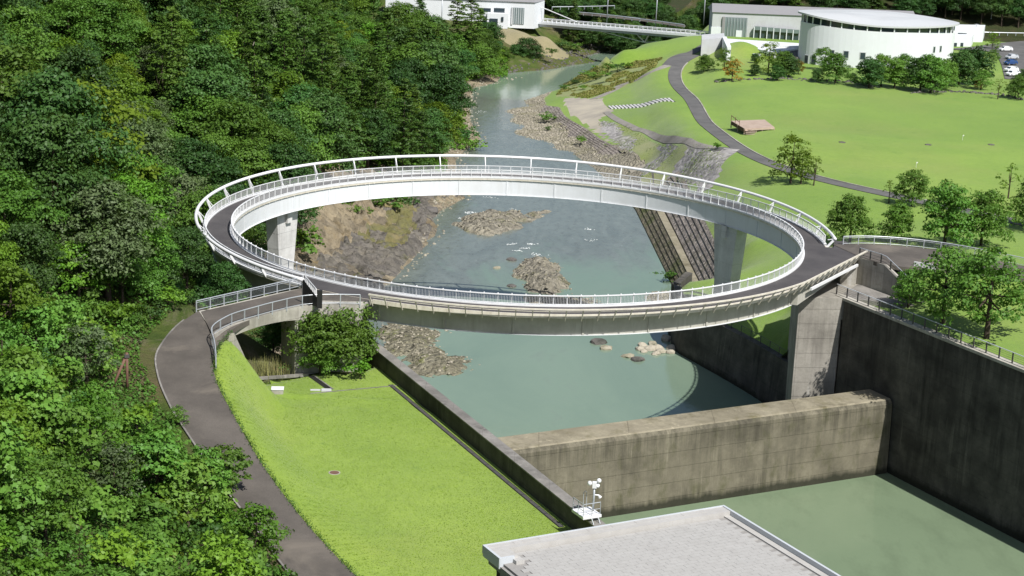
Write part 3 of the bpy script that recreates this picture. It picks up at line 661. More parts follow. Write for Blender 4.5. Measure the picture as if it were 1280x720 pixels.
cw = empty('wing_wall', (28, 12.3, WZ), 'dark curved concrete wing wall between the river and the shaded grass', 'wall')
C2 = resample(np.c_[CW, np.zeros(len(CW))], 40)
t = np.gradient(C2, axis=0); nn = np.stack([t[:, 1], -t[:, 0]], -1); nn /= np.linalg.norm(nn, axis=1)[:, None]
nn = np.where(nn[:, :1] > 0, -nn, nn)
cpth = [(p[0], p[1], -14.3, *q) for p, q in zip(C2, nn)]
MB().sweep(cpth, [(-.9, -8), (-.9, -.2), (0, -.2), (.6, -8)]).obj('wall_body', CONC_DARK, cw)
MB().sweep(cpth, [(-1, -.2), (-1, 0), (.06, 0), (.06, -.2)]).obj('coping', CONC_DARK, cw)
MB().prism([(22.6, 34.2), (23.6, 33.8), (26.3, 41.5), (25.4, 42.2)], -22.5, -14.3).obj('end_wall', CONC_DARK, cw)
rail_thing('riverside_fence', [(p[0] - q[0] * .5, p[1] - q[1] * .5, -14.3) for p, q in zip(C2[4:], nn[4:])], 'thin dark fence on top of the curved wing wall', 'fence', 1.1, 2.5, DARKST, [(1.1, .03, 'top_rail'), (.6, .015, 'wire'), (.3, .015, 'wire'), (.85, .015, 'wire')], .07)

# ------------------------------------------------------------------ ring bridge
RI, RO = 35.0, 38.5
def arc(r, a0, a1, n, z=0):
    return [(r * math.cos(math.radians(t)), r * math.sin(math.radians(t)), z, math.cos(math.radians(t)), math.sin(math.radians(t))) for t in np.linspace(a0, a1, n, endpoint=abs(a1 - a0) < 359)]
br = empty('ring_bridge', (0, 0, 0), 'large white circular footbridge ring spanning the river', 'bridge')
full = arc(0, 0, 360, 240)
MB().sweep(full, [(35.3, -.02), (35.3, .012), (38.2, .012), (38.2, -.02)], True).obj('asphalt_deck', ASPH2, br)
MB().sweep(full, [(34.95, -.28), (38.5, -.28), (38.5, -.03), (34.95, -.03)], True).obj('deck_slab', OFFW, br)
MB().sweep(full, [(34.92, -.03), (35.32, -.03), (35.32, .16), (34.92, .16)], True).obj('inner_kerb', WHITE, br)
MB().sweep(arc(0, 0.5, 234, 160), [(38.12, -.03), (38.52, -.03), (38.52, .16), (38.12, .16)]).obj('outer_kerb', WHITE, br)
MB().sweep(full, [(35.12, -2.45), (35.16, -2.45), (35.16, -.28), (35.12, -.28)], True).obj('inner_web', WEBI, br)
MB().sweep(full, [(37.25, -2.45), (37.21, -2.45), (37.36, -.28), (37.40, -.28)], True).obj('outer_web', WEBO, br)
MB().sweep(full, [(34.98, -2.5), (37.45, -2.5), (37.45, -2.45), (34.98, -2.45)], True).obj('bottom_flange', WEBI, br)
sm = MB().box((-.03, 0, -1.36), (.05, .16, 2.1)).me('stiffener', WEBI)
for a in np.arange(3, 360, 11.25): child('stiffener', sm, br, (35.11 * math.cos(math.radians(a)), 35.11 * math.sin(math.radians(a)), 0), math.radians(a))
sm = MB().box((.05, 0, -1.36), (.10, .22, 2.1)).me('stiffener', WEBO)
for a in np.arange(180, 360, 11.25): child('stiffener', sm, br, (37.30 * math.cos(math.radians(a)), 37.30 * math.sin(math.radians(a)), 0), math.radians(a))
# inner railing
n_in = 150
pm = MB().box((0, 0, .45), (.10, .07, 1.62)).box((.02, 0, 1.24), (.14, .1, .12)).me('post', WHITE)
inr = MB().sweep(full, [(35.02, 1.12), (35.18, 1.12), (35.18, 1.22), (35.02, 1.22)], True).obj('inner_railing', WHITE, br)
MB().sweep(full, [(35.06, .22), (35.14, .22), (35.14, .28), (35.06, .28)], True).obj('lower_rail', WHITE, inr)
for k in range(n_in):
    a = 2 * math.pi * (k + .3) / n_in; child('post', pm, inr, (35.0 * math.cos(a), 35.0 * math.sin(a), 0), a)
mb = MB()
for k in range(n_in * 9):
    a = 2 * math.pi * k / (n_in * 9); mb.box((35.1 * math.cos(a), 35.1 * math.sin(a), .7), (.022, .022, .9), a)
mb.obj('balusters', WHITE, inr)['kind'] = 'stuff'
# outer railing with the leaning tube on the far and left side
A0, A1 = 1.0, 233.5
outr = MB().sweep(arc(0, A0, A1, 180), [(38.24, 1.12), (38.36, 1.12), (38.36, 1.2), (38.24, 1.2)]).obj('outer_railing', WHITE, br)
MB().sweep(arc(0, A0, A1, 180), [(38.26, .26), (38.34, .26), (38.34, .32), (38.26, .32)]).obj('lower_rail', WHITE, outr)
pm2 = MB().box((0, 0, .55), (.08, .07, 1.3)).me('post', WHITE)
for a in np.linspace(A0, A1, 98):
    q = math.radians(a); child('post', pm2, outr, (38.3 * math.cos(q), 38.3 * math.sin(q), 0), q)
mb = MB()
for q in np.radians(np.linspace(A0, A1, 98 * 10)): mb.box((38.3 * math.cos(q), 38.3 * math.sin(q), .72), (.022, .022, .84), q)
mb.obj('balusters', WHITE, outr)['kind'] = 'stuff'
def tz(a): return 1.0 + 1.42 * math.sin(math.pi * min(1, max(0, a / 236.)))
def tp(a): return (39.35 * math.cos(math.radians(a)), 39.35 * math.sin(math.radians(a)), tz(a))
tube = MB().tube([tp(a) for a in np.linspace(-.5, 235, 150)], .2, 12).obj('tube_rail', WHITE, br, True)
for a in np.linspace(-.3, 234.6, 25):
    q = math.radians(a); c, s = math.cos(q), math.sin(q); mb = MB()
    mb.bar((38.42 * c, 38.42 * s, -.1), (39.3 * c, 39.3 * s, tz(a) - .05), .16, .26, (c, s, 0))
    mb.bar((38.45 * c, 38.45 * s, min(1.0, tz(a) - .15)), (39.3 * c, 39.3 * s, tz(a)), .06, .08)
    mb.obj('strut', WHITE, tube)
# near outer railing, leaning out, running off to the right abutment
nr = arc(RO, 247.4, 325, 90) + [(x, y, 0, .86, -.51) for x, y in [(31.54 + (41.4 - 31.54) * t, -22.08 + (-5.2 + 22.08) * t) for t in np.linspace(.05, 1, 14)]]
nrr = MB().sweep(nr, [(.98, .82), (1.16, .82), (1.16, .97), (.98, .97)]).obj('leaning_railing', OFFW, br)
MB().sweep(nr, [(.02, -.3), (.16, -.3), (.16, .14), (.02, .14)]).obj('edge_beam', OFFW, nrr)
MB().sweep(nr, [(.62, .52), (.67, .52), (.67, .57), (.62, .57)]).obj('middle_rail', OFFW, nrr)
P = np.array([p[:2] for p in nr]); s = np.r_[0, np.cumsum(np.linalg.norm(np.diff(P, axis=0), axis=1))]
npst = int(s[-1] / 1.65)
pst = MB(); pst.bar((.14, 0, -.55), (1.06, 0, .92), .09, .14, (1, 0, 0)); pst.bar((.1, 0, -.55), (.1, 0, .1), .07, .1); pst = pst.me('post', OFFW)
for u in np.linspace(0, s[-1], npst):
    q = [np.interp(u, s, [p[i] for p in nr]) for i in range(5)]; child('post', pst, nrr, (q[0], q[1], 0), math.atan2(q[4], q[3]))
# flared deck to the right abutment and girder under it
fl = [(38.2 * math.cos(math.radians(t)), 38.2 * math.sin(math.radians(t))) for t in np.linspace(-35, -1, 14)] + [(39.2, -.6), (39.9, 3.2), (41.4, 3.3), (41.6, -5.0)] + [(41.5 + (31.4 - 41.5) * t, -5.1 + (-21.95 + 5.1) * t) for t in np.linspace(.04, 1, 8)]
MB().prism(fl, -.3, .006).obj('flared_deck', ASPH2, br)
gl = [(37.3 * math.cos(math.radians(t)), 37.3 * math.sin(math.radians(t))) for t in np.linspace(-33, -8, 10)] + [(38.2, -4.), (40.6, -5.6)] + [(40.9 + (32 - 40.9) * t, -6.2 + (-20.6 + 6.2) * t) for t in np.linspace(.04, 1, 8)]
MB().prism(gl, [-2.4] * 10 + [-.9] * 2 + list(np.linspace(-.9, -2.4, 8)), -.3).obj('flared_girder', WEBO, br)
MB().bar((33.6, -19.4, -.75), (41.2, -6.4, -.75), .22, .3).obj('drain_pipe', WHITE, br)
# piers
for (c, lab) in (((-32.4, 19.2), 'left'), ((29.5, 22.1), 'right')):
    a = math.atan2(c[1], c[0]); zb = ground(c[0], c[1]) - 1
    mb = MB(); ca, sa = math.cos(a), math.sin(a)
    def P_(u, v_, z): return (c[0] * .985 + u * ca - v_ * sa, c[1] * .985 + u * sa + v_ * ca, z)
    top, bot = (1.0, 2.3), (.9, 1.55)
    v = [P_(u * h[0], q * h[1], z) for h, z in ((bot, zb), (bot, -10.5), (top, -2.52)) for u, q in ((-1, -1), (1, -1), (1, 1), (-1, 1))]
    f = [(3, 2, 1, 0), (8, 9, 10, 11)] + [(o + i, o + (i + 1) % 4, o + 4 + (i + 1) % 4, o + 4 + i) for o in (0, 4) for i in range(4)]
    pr_ = mb.add(v, f).obj('pier', CONC_PIER, br)
    cb = MB(); q0 = P_(-1.18, 0, -3.3); cb.box(q0, (.42, 1.0, 1.7), a).obj('corbel', CONC_PIER, pr_)

# ------------------------------------------------------------------ right abutment
ab = empty('bridge_abutment', (36, -10, WZ), 'grey stained concrete abutment pillar carrying the right end of the ring bridge', 'abutment')
MB().prism([(33.4, -13.5), (38.55, -12.75), (42.0, -6.0), (41.0, 1.5), (34.6, -.5)], -23, -3.35).obj('pillar', CONC_PIL, ab)
MB().prism([(38.2, -12.2), (38.6, -12.6), (47, -15.), (43.6, -8.9), (41.7, -5.5)], -6, -3.31).obj('seat_slab', CONC_WALLTOP, ab)
MB().prism([(41.45, -5.3), (43.9, -8.75), (44.3, -8.4), (41.9, -5.0)], -5, .0).obj('back_wall', CONC_PALE, ab)
MB().prism([(43.9, -8.8), (47.6, -15.2), (48.1, -14.9), (44.35, -8.45)], -6, [-.003, -3.0, -3.0, -.003]).obj('side_wing', CONC_PIL, ab)
MB().prism([(40.2, -4.6), (41.44, -5.35), (41.2, -6.2), (39.4, -5.8)], -4, -.95).obj('bearing_shelf', CONC_PALE, ab)
MB().prism([(38.9, 1.0), (41.5, 1.0), (41.8, -4.9), (39.5, -4.6)], -4, -.31).obj('end_wall', CONC_PALE, ab)
rail_thing('abutment_railing', [(41.6, -5.1, 0), (44.0, -8.55, 0), (46.2, -12.4, -1.7)], 'short grey railing on the corner of the right abutment wall', 'railing', 1.1, 1.9, DARKST, [(1.1, .05, 'top_rail'), (.3, .025, 'lower_rail'), (.7, .02, 'middle_rail')], .12, top_mat=GALV)
rail_thing('road_railing', [(p[0], p[1] - .3, p[2]) for p in RR_F[1:30]], 'light grey steel railing along the far side of the right approach road', 'railing', 1.1, 2.05, GALV, [(1.1, .055, 'top_rail'), (.92, .02, 'middle_rail'), (.2, .03, 'lower_rail')], .1, (.22, .9, .16, .012, GALV))
wb = empty('road_sign', U(1160, 342, -1), 'white board on a short post beside the right approach road behind trees', 'sign')
q = U(1160, 342, -1)
MB().box((q[0] - .6, q[1], -.15), (2.4, .12, .9), -.5).obj('board', WHITE, wb); MB().box((q[0] + .45, q[1] - .5, -.6), (.5, .35, 1.6), -.5).obj('post', WHITE, wb)

# ------------------------------------------------------------------ left approach bridge
ap = empty('approach_span', (-23, -38, -7), 'pale concrete approach span with an arched edge joining the left road to the ring', 'bridge')
up_e = [(-31.8, -42.6), (-28, -37.9), (-25, -34.2), (-22.6, -31.3)]
lo_e = [(-28.7, -51.), (-28, -48.5), (-26.8, -46.2), (-25.6, -44.2), (-24, -41.9), (-22.7, -40.3), (-21.3, -39.1), (-18.6, -38.2), (-15.9, -37.9)]
ring_e = [(38.5 * math.cos(math.radians(t)), 38.5 * math.sin(math.radians(t))) for t in np.linspace(247, 234.5, 8)]
MB().prism(lo_e + ring_e + up_e[::-1][1:], -.5, -.012).obj('deck', CONC_PALE, ap)
MB().prism([(p[0] - .3, p[1] + .25) for p in lo_e] + [(p[0] * .997, p[1] * .997) for p in ring_e] + [(p[0] + .25, p[1] - .25) for p in up_e[::-1][1:]], -.05, .004).obj('asphalt', ASPH, ap)
# arched fascia: soffit rises to the middle of the span
pth = resample(np.c_[np.array(lo_e), np.zeros(len(lo_e))], 30); nv = 0; v = []; f = []
for i, p in enumerate(pth[:22]):
    t_ = i / 21.; dep = .95 + 1.0 * abs(t_ * 1.5 - .75) ** 2.2
    g = pth[min(i + 1, 29)] - pth[max(i - 1, 0)]; n2 = np.array([g[1], -g[0]]); n2 /= np.linalg.norm(n2)
    v += [(p[0] + n2[0] * .05, p[1] + n2[1] * .05, .1), (p[0] + n2[0] * .05, p[1] + n2[1] * .05, -dep), (p[0] - n2[0] * .45, p[1] - n2[1] * .45, -dep), (p[0] - n2[0] * .45, p[1] - n2[1] * .45, .1)]
for i in range(21): f += [(i * 4 + k, i * 4 + (k + 1) % 4, i * 4 + 4 + (k + 1) % 4, i * 4 + 4 + k) for k in range(4)]
f += [(0, 1, 2, 3), (87, 86, 85, 84)]
MB().add(v, f).obj('fascia', CONC_PALE, ap)
MB().prism([(-22.4, -39.95), (-21.0, -39.05), (-22.6, -36.2), (-24.2, -37.0)], -9, -.5).obj('column', CONC_PALE, ap)
MB().prism([(-21.0, -39.0), (-18.6, -38.22), (-15.95, -37.95), (-15.7, -36.6), (-20.0, -36.9)], -11, .1).obj('abutment_wall', CONC_PALE, ap)
MB().prism([(KA[0] - .35, KA[1]), (KA[0] + .55, KA[1] + .3), (KB[0] + .55, KB[1] + .1), (KB[0] - .35, KB[1])], -9, [KA[2] + .25, KA[2] + .25, KB[2] + .25, KB[2] + .25]).obj('sloping_kerb_wall', CONC_PALE, ap)
MB().prism([tuple(U(282, 418, -.6)[:2]), tuple(U(293, 414, -.6)[:2]), (-29, -38.), (-32., -41.5)], -9, -.51).obj('back_wall', CONC_PIL, ap)
lowp = resample(np.array([U(270, 458, -1.2), U(268, 440, -.7), (-28.9, -51.6, -.2), (-28.05, -48.5, 0.08), (-25.65, -44.3, .1), (-24, -42, .1), (-21.3, -39.15, .1), (-18.6, -38.3, .1), (-15.95, -38.0, .1)]), 60)
rail_thing('approach_railing', lowp, 'grey steel railing curving along the near edge of the left approach', 'railing', 1.1, 2.0, GALV, [(1.1, .055, 'top_rail'), (.18, .035, 'lower_rail')], .1, (.2, 1.08, .14, .014, DARKST))
upp = resample(np.array([(-32.0, -42.9, 0), (-28.1, -38., 0), (-25.1, -34.3, 0), (-22.8, -31.4, 0)]), 30)
rail_thing('approach_railing', upp, 'grey steel railing along the hillside edge of the left approach', 'railing', 1.1, 1.9, GALV, [(1.1, .055, 'top_rail'), (.92, .03, 'middle_rail'), (.18, .035, 'lower_rail')], .1, (.2, .9, .14, .012, GALV))
gt = empty('barrier_gate', (-21.6, -33.2, 0), 'black folded barrier gate panel at the left entrance of the ring bridge', 'gate')
g0, g1 = U(378, 378, 0), U(397, 385, 0)
MB().prism([(g0[0], g0[1]), (g1[0], g1[1]), (g1[0] + .07, g1[1] - .12), (g0[0] + .07, g0[1] - .12)], .1, [2.5, 1.0, 1.0, 2.5]).obj('panel', BLACK, gt)
MB().box((g1[0] + .2, g1[1], .95), (.5, .35, 1.9)).obj('control_post', BLACK, gt)
MB().box((g0[0], g0[1], .9), (.12, .12, 1.8)).obj('hinge_post', DARKST, gt)
er = rail_thing('end_railing', [(-22.5, -31.2, 0), U(395, 375, 0)], 'short white end railing beside the black gate', 'railing', 1.2, 1.0, WHITE, [(1.2, .05, 'top_rail'), (.25, .04, 'lower_rail')], .1, (.25, 1.15, .13, .02, WHITE))

# ------------------------------------------------------------------ vegetation
def leaves(centers, outs, size, r, flat=.5, asp=.62, up=.45, jit=.75):
    n = len(centers); nrm = outs * .7 + np.array([0, 0, up]) + r.normal(0, jit * .6, (n, 3)); nrm /= np.linalg.norm(nrm, axis=1)[:, None] + 1e-9
    a = np.cross(nrm, r.normal(0, 1, (n, 3))); a /= np.linalg.norm(a, axis=1)[:, None] + 1e-9; b = np.cross(nrm, a)
    s = (size * r.uniform(.6, 1.35, n))[:, None]; a *= s * .5; b *= s * .5 * asp
    fold = nrm * s * -.12
    v = np.stack([centers - a + fold, centers - b, centers + a + fold, centers + b], 1).reshape(-1, 3)
    return v, np.arange(n * 4).reshape(-1, 4)
def unit(r, n, zmin=-1.):
    z = r.uniform(zmin, 1, n); t = r.uniform(0, 2 * math.pi, n); k = np.sqrt(1 - z * z); return np.stack([k * np.cos(t), k * np.sin(t), z], -1)
def crown(name, seed, lobes, nclump, nleaf, clump_r, size, mat, zmin=-.45, asp=.62):
    r = np.random.default_rng(seed); C = []; O = []
    for c, rad in lobes:
        c, rad = np.array(c, float), np.array(rad, float)
        k = max(3, int(nclump * (rad[0] * rad[1]) ** .75 / 2.6)); d = unit(r, k, zmin); pc = c + d * rad * r.uniform(.68, 1.05, (k, 1))
        for p, o in zip(pc, d):
            m = int(nleaf * r.uniform(.6, 1.4)); dd = unit(r, m, -.55); cr = clump_r * r.uniform(.6, 1.35)
            C.append(p + dd * cr * np.array([1.15, 1.15, .62]) * r.uniform(.35, 1.05, (m, 1))); O.append(dd * .45 + o * .75)
    v, f = leaves(np.concatenate(C), np.concatenate(O), size, r, asp=asp)
    return mk(name, v, f, mat)
def trunk(name, seed, h, r0, limbs, mat=BARK, lean=.04):
    r = np.random.default_rng(seed); mb = MB()
    lx, ly = r.uniform(-lean, lean, 2) * h
    P = [(0, 0, -.6), (0, 0, 0), (lx * .3, ly * .3, h * .35), (lx * .7, ly * .7, h * .7), (lx, ly, h)]
    mb.tube(P, [r0 * 1.5, r0 * 1.15, r0 * .85, r0 * .55, r0 * .22], 8)
    for c in limbs:
        z0 = h * r.uniform(.3, .62); t = z0 / h; s = np.array([lx * t, ly * t, z0]); e = np.array(c, float); m = (s + e) / 2 + np.array([0, 0, -.25]) + r.normal(0, .2, 3)
        mb.tube([s, m, e], [r0 * .45, r0 * .3, r0 * .1], 5)
    return mb.me(name, mat, True)
def broadleaf(seed, R=4., H=11., mat=L_MID, n=12, nclump=18, nleaf=58, size=.31, clump=1.0, bole=.3, asp=.62, fat=1.):
    r = np.random.default_rng(seed); lobes = []
    for i in range(n):
        t = i / n; a = i * 2.4 + r.uniform(-.5, .5); z = H * (bole + (1 - bole - .1) * (t ** .85)); rr = R * (1 - ((t - .25) / .9) ** 2) * r.uniform(.45, .78)
        rad = R * fat * r.uniform(.36, .54) * (1 - .25 * t); lobes.append(((rr * math.cos(a), rr * math.sin(a), z), (rad, rad, rad * .72)))
    lobes.append(((0, 0, H * .88), (R * .42, R * .42, R * .34)))
    return (crown('crown', seed, lobes, nclump, nleaf, clump, size, mat, asp=asp), trunk('trunk', seed, H * .84, max(.12, R * .055), [l[0] for l in lobes[:9]]), R, H)
def conifer(seed, R=2.6, H=16., mat=L_CEDAR, size=.34, nleaf=34, nclump=13):
    r = np.random.default_rng(seed); lobes = []
    n = 42
    for i in range(n):
        t = i / n; a = i * 2.4 + r.uniform(-.4, .4); z = H * (.07 + .89 * t); rr = R * (1 - t) ** .75 * r.uniform(.5, .85)
        rad = max(.5, R * .56 * (1 - t * .7)); lobes.append(((rr * math.cos(a), rr * math.sin(a), z), (rad, rad, rad * 1.05)))
    lobes.append(((0, 0, H * .96), (.5, .5, .9)))
    return (crown('crown', seed, lobes, nclump, nleaf, .5, size, mat, -.6, .5), trunk('trunk', seed, H * .93, .1, [l[0] for l in lobes[2:24:4]], lean=.01), R, H)
def shrub(seed, R=2., H=2.2, mat=L_KUDZU, size=.3, nclump=12, nleaf=22, n=8, clump=.55, asp=.8):
    r = np.random.default_rng(seed); lobes = []
    for i in range(n):
        a = i * 2.4; rr = R * r.uniform(.2, .75); rad = R * r.uniform(.32, .5); lobes.append(((rr * math.cos(a), rr * math.sin(a), H * r.uniform(.35, .7)), (rad, rad, H * .36)))
    return (crown('foliage', seed, lobes, nclump, nleaf, clump, size, mat, -.35, asp), trunk('stem', seed, H * .6, .06, [l[0] for l in lobes[:5]]), R, H)
def plant(proto, name, loc, label, cat, group=None, scale=1., rz=None, sx=1.):
    cr, tr, R, H = proto
    e = empty(name, loc, label, cat, group, random.uniform(0, 6.28) if rz is None else rz)
    e.scale = (scale * sx, scale * sx, scale); link(cr.name, cr, e); link(tr.name, tr, e); return e

BIG = [broadleaf(11, 4.4, 11, L_MID), broadleaf(12, 4., 12, L_DARK, 14), broadleaf(13, 4.6, 10.5, L_OLIVE, 14), broadleaf(14, 3.8, 11, L_BRIGHT, 12), broadleaf(15, 4.2, 12, L_MID, 15), broadleaf(16, 3.6, 10, L_YEL, 12), broadleaf(17, 4.5, 11.5, L_DARK, 13)]
BIGLAB = ['mid green broadleaf tree in the dense forest on the left hillside', 'dark green broadleaf tree in the dense forest on the left hillside', 'grey green broadleaf tree in the dense forest on the left hillside', 'bright green broadleaf tree in the dense forest on the left hillside', 'mid green broadleaf tree in the dense forest on the left hillside', 'yellow green broadleaf tree in the dense forest on the left hillside', 'dark green broadleaf tree in the dense forest on the left hillside']
CON = [conifer(31), conifer(32, 2.9, 18), conifer(33, 2.3, 14)]
FINE = [broadleaf(41, 2.8, 6.2, L_BRIGHT, 13, 16, 26, .30, .6, .3), broadleaf(42, 2.6, 5.6, L_MID, 13, 16, 26, .30, .6, .3), broadleaf(43, 3., 6.5, L_KUDZU, 13, 16, 24, .34, .6, .25, .85), broadleaf(44, 2.6, 5.5, L_OLIVE, 13, 16, 26, .28, .55, .3)]
FINELAB = ['bright green young tree on the slope beside the left road', 'mid green young tree on the slope beside the left road', 'vine covered young tree on the slope beside the left road', 'grey green young tree on the slope beside the left road']
SHR = [shrub(51, 1.9, 2.2, L_KUDZU), shrub(52, 1.7, 2.6, L_BRIGHT), shrub(53, 2.1, 2.0, L_KUDZU, .34), shrub(54, 1.6, 2.2, L_MID, .26), shrub(55, 1.5, 1.8, L_YEL, .26), shrub(56, 1.8, 2.2, L_DARK, .26)]
PARK = [broadleaf(61, 3.6, 7., L_PARK, 14, 20, 28, .34, .75, .2, fat=1.1), broadleaf(62, 3.4, 6.8, L_PARK, 13, 20, 28, .34, .7, .2, fat=1.1), broadleaf(63, 3.8, 7.2, L_DARK, 15, 20, 28, .36, .75, .18, fat=1.1), broadleaf(64, 4.1, 7.4, L_PARK, 15, 15, 26, .32, .7, .22)]
SPARSE = [broadleaf(71, 2.9, 7.0, L_YEL, 12, 14, 20, .34, .65, .16), broadleaf(72, 2.0, 5.5, L_YEL, 7, 6, 12, .3, .5, .3), broadleaf(73, 2.6, 5, L_ORANGE, 10, 16, 22, .34, .6, .2)]

def inframe(p, mx=40, my=60):
    q = proj(p); return -mx < q[0] < 1280 + mx and -my < q[1] < 720 + my
def zl_(x, y): return float(hL(np.array([x]), np.array([y]))[0])
# forest on the left hillside
cand = []
r = np.random.default_rng(5)
for gy in np.arange(-112, 345, 6.6):
    for gx in np.arange(-125, -12, 7.0):
        x, y = gx + r.uniform(-2.3, 2.3) + (3.2 if int(gy / 6) % 2 else 0), gy + r.uniform(-2.2, 2.2)
        if y > -30:
            dmin = 14 if y < 40 else (18 if y < 120 else 8)
            if lbank(y) - x < dmin + (4 * math.sin(y * .2)): continue
            if x > -41 and -32 < y < 6: continue
        else:
            xl = np.interp(y, RL[::-1, 1], RL[::-1, 0]); dr = xl - x
            if dr < 7 + max(0, (-55 - y)) * .75: continue
            if math.hypot(x + 22, y + 36) < 13.5: continue
        if math.hypot(x, y) < 47 and y > -30: continue
        if y > 318 and x > -42: continue
        cand.append((x, y))
cand = np.array(cand); zz = hL(cand[:, 0], cand[:, 1])
sel = []
q = proj(np.c_[cand, zz + 8]); q0 = proj(np.c_[cand, zz + 13])
ok = (q[:, 0] > -45) & (q[:, 0] < 700) & (q[:, 1] < 760) & (q0[:, 1] < 740) & (q[:, 1] > -45)
dist = np.linalg.norm(cand - CAM[:2], axis=1)
cand, zz, q, dist = cand[ok], zz[ok], q[ok], dist[ok]
o = np.argsort(dist); cand, zz, q, dist = cand[o], zz[o], q[o], dist[o]
N_FOREST = 0
# keep only trees that show: nearest first on a coarse picture grid
grid = np.zeros((200, 340), bool); vis = []; sp2 = FPX / dist
for qq, sc in zip(proj(np.c_[cand, zz + 7.5]), sp2):
    gx0, gx1 = int((qq[0] - 4.6 * sc) / 4) + 10, int((qq[0] + 4.6 * sc) / 4) + 10; gy0, gy1 = int((qq[1] - 5. * sc) / 4) + 10, int((qq[1] + 5.5 * sc) / 4) + 10
    sub_ = grid[max(0, gy0):max(0, gy1), max(0, gx0):max(0, gx1)]; new = (~sub_).sum(); tot = max(1, sub_.size)
    vis.append(new / tot > .05)
    m_ = .72; gx0, gx1 = int((qq[0] - 4.6 * m_ * sc) / 4) + 10, int((qq[0] + 4.6 * m_ * sc) / 4) + 10; gy0, gy1 = int((qq[1] - 5 * m_ * sc) / 4) + 10, int((qq[1] + 5.5 * m_ * sc) / 4) + 10
    grid[max(0, gy0):max(0, gy1), max(0, gx0):max(0, gx1)] = True
vis = np.array(vis); cand, zz, q, dist = cand[vis], zz[vis], q[vis], dist[vis]
def where(px, py):
    if px < 170: a = 'near the left edge'
    elif px < 330: a = 'left of the ring bridge'
    elif px < 480: a = 'above the left part of the ring bridge'
    else: a = 'close to the river'
    return ('high on the hillside ' if py < 130 else 'midway up the hillside ' if py < 300 else 'low on the hillside ') + a
for (x, y), z, qq in zip(cand, zz, q):
    px, py = qq
    if px > 455 and proj((x, y, z + 12))[1] < 26: continue
    u = random.random(); con = vnoise(x * .035 + 3, y * .03, 8) > .62 and y > 60 and u < .75
    if 200 < px < 420 and py < 150: con = con or u < .55
    if con and y < 330:
        i = random.randrange(3); plant(CON[i], 'cedar_tree', (x, y, z), 'tall pointed cedar ' + where(px, py), 'tree', 'cedars on the left hillside', random.uniform(.95, 1.3), None, random.uniform(1.2, 1.45)); continue
    m = [vnoise(x * .07, y * .06, 40 + k_) ** 4 for k_ in range(7)]; wts = [3, 3, 2.6 if px < 260 else .5, 1.8, 3, 1., 3]; i = random.choices(range(7), [a_ * (b_ + .02) for a_, b_ in zip(wts, m)])[0]
    plant(BIG[i], 'forest_tree', (x, y, z), BIGLAB[i].replace('in the dense forest on the left hillside', where(px, py)), 'tree', 'broadleaf trees on the left hillside', (.72 + .95 * vnoise(x * .09, y * .09, 31) ** 1.3) * random.uniform(.85, 1.15) * (.85 if y < -40 else 1), None, random.uniform(.95, 1.2)); N_FOREST += 1
print('forest', len(cand), N_FOREST)
# young trees and vine mounds on the slope beside the road
def where2(px, py):
    a = 'at the left edge' if px < 70 else 'left of the brown brace posts' if px < 130 and py < 500 else 'close to the road kerb' if px > 60 + (py - 430) * .75 else 'in the middle of the slope'
    return a + (' by the road bend' if py < 480 else ' across from the lawn' if py < 600 else ' near the bottom edge')
n1 = 0
rs = np.random.default_rng(9)
for gy in np.arange(-128, -42, 3.0):
    for gx in np.arange(-62, -6, 3.0):
        x, y = gx + rs.uniform(-1.2, 1.2), gy + rs.uniform(-1.2, 1.2); xl = np.interp(y, RL[::-1, 1], RL[::-1, 0]); dr = xl - x
        lim = 7 + max(0, (-55 - y)) * .75 + 3
        if dr < 2.4 or dr > lim: continue
        if math.hypot(x + 22, y + 36) < 13: continue
        z = float(hL(np.array([x]), np.array([y]))[0]); qq = proj((x, y, z + 2))
        if not (-40 < qq[0] < 460 and qq[1] < 770): continue
        if 120 < qq[0] < 215 and 425 < qq[1] < 505 and dr < 7: continue       # clear verge by the brown posts
        m = vnoise(x * .12, y * .12, 17)
        if dr > 5 and m > .52 and random.random() < .75:
            i = random.choices(range(4), [2, 2, 3, 1])[0]; plant(FINE[i], 'young_tree', (x, y, z - .3), FINELAB[i].replace('on the slope beside the left road', where2(*qq)), 'tree', 'young trees beside the left road', random.uniform(.7, 1.15))
        else:
            i = random.choices(range(6), [4, 2, 4, 2, 1, 1])[0]
            plant(SHR[i], 'vine_mound', (x, y, z - .25), ['bright vine covered mound on the slope beside the left road', 'tall bright green shrub on the slope beside the left road', 'broad leaved vine mound on the slope beside the left road', 'mid green shrub on the slope beside the left road', 'yellow green shrub on the slope beside the left road', 'dark green shrub on the slope beside the left road'][i].replace('on the slope beside the left road', where2(*qq)), 'shrub', 'shrubs beside the left road', random.uniform(.75, 1.3))
        n1 += 1
print('slope plants', n1)
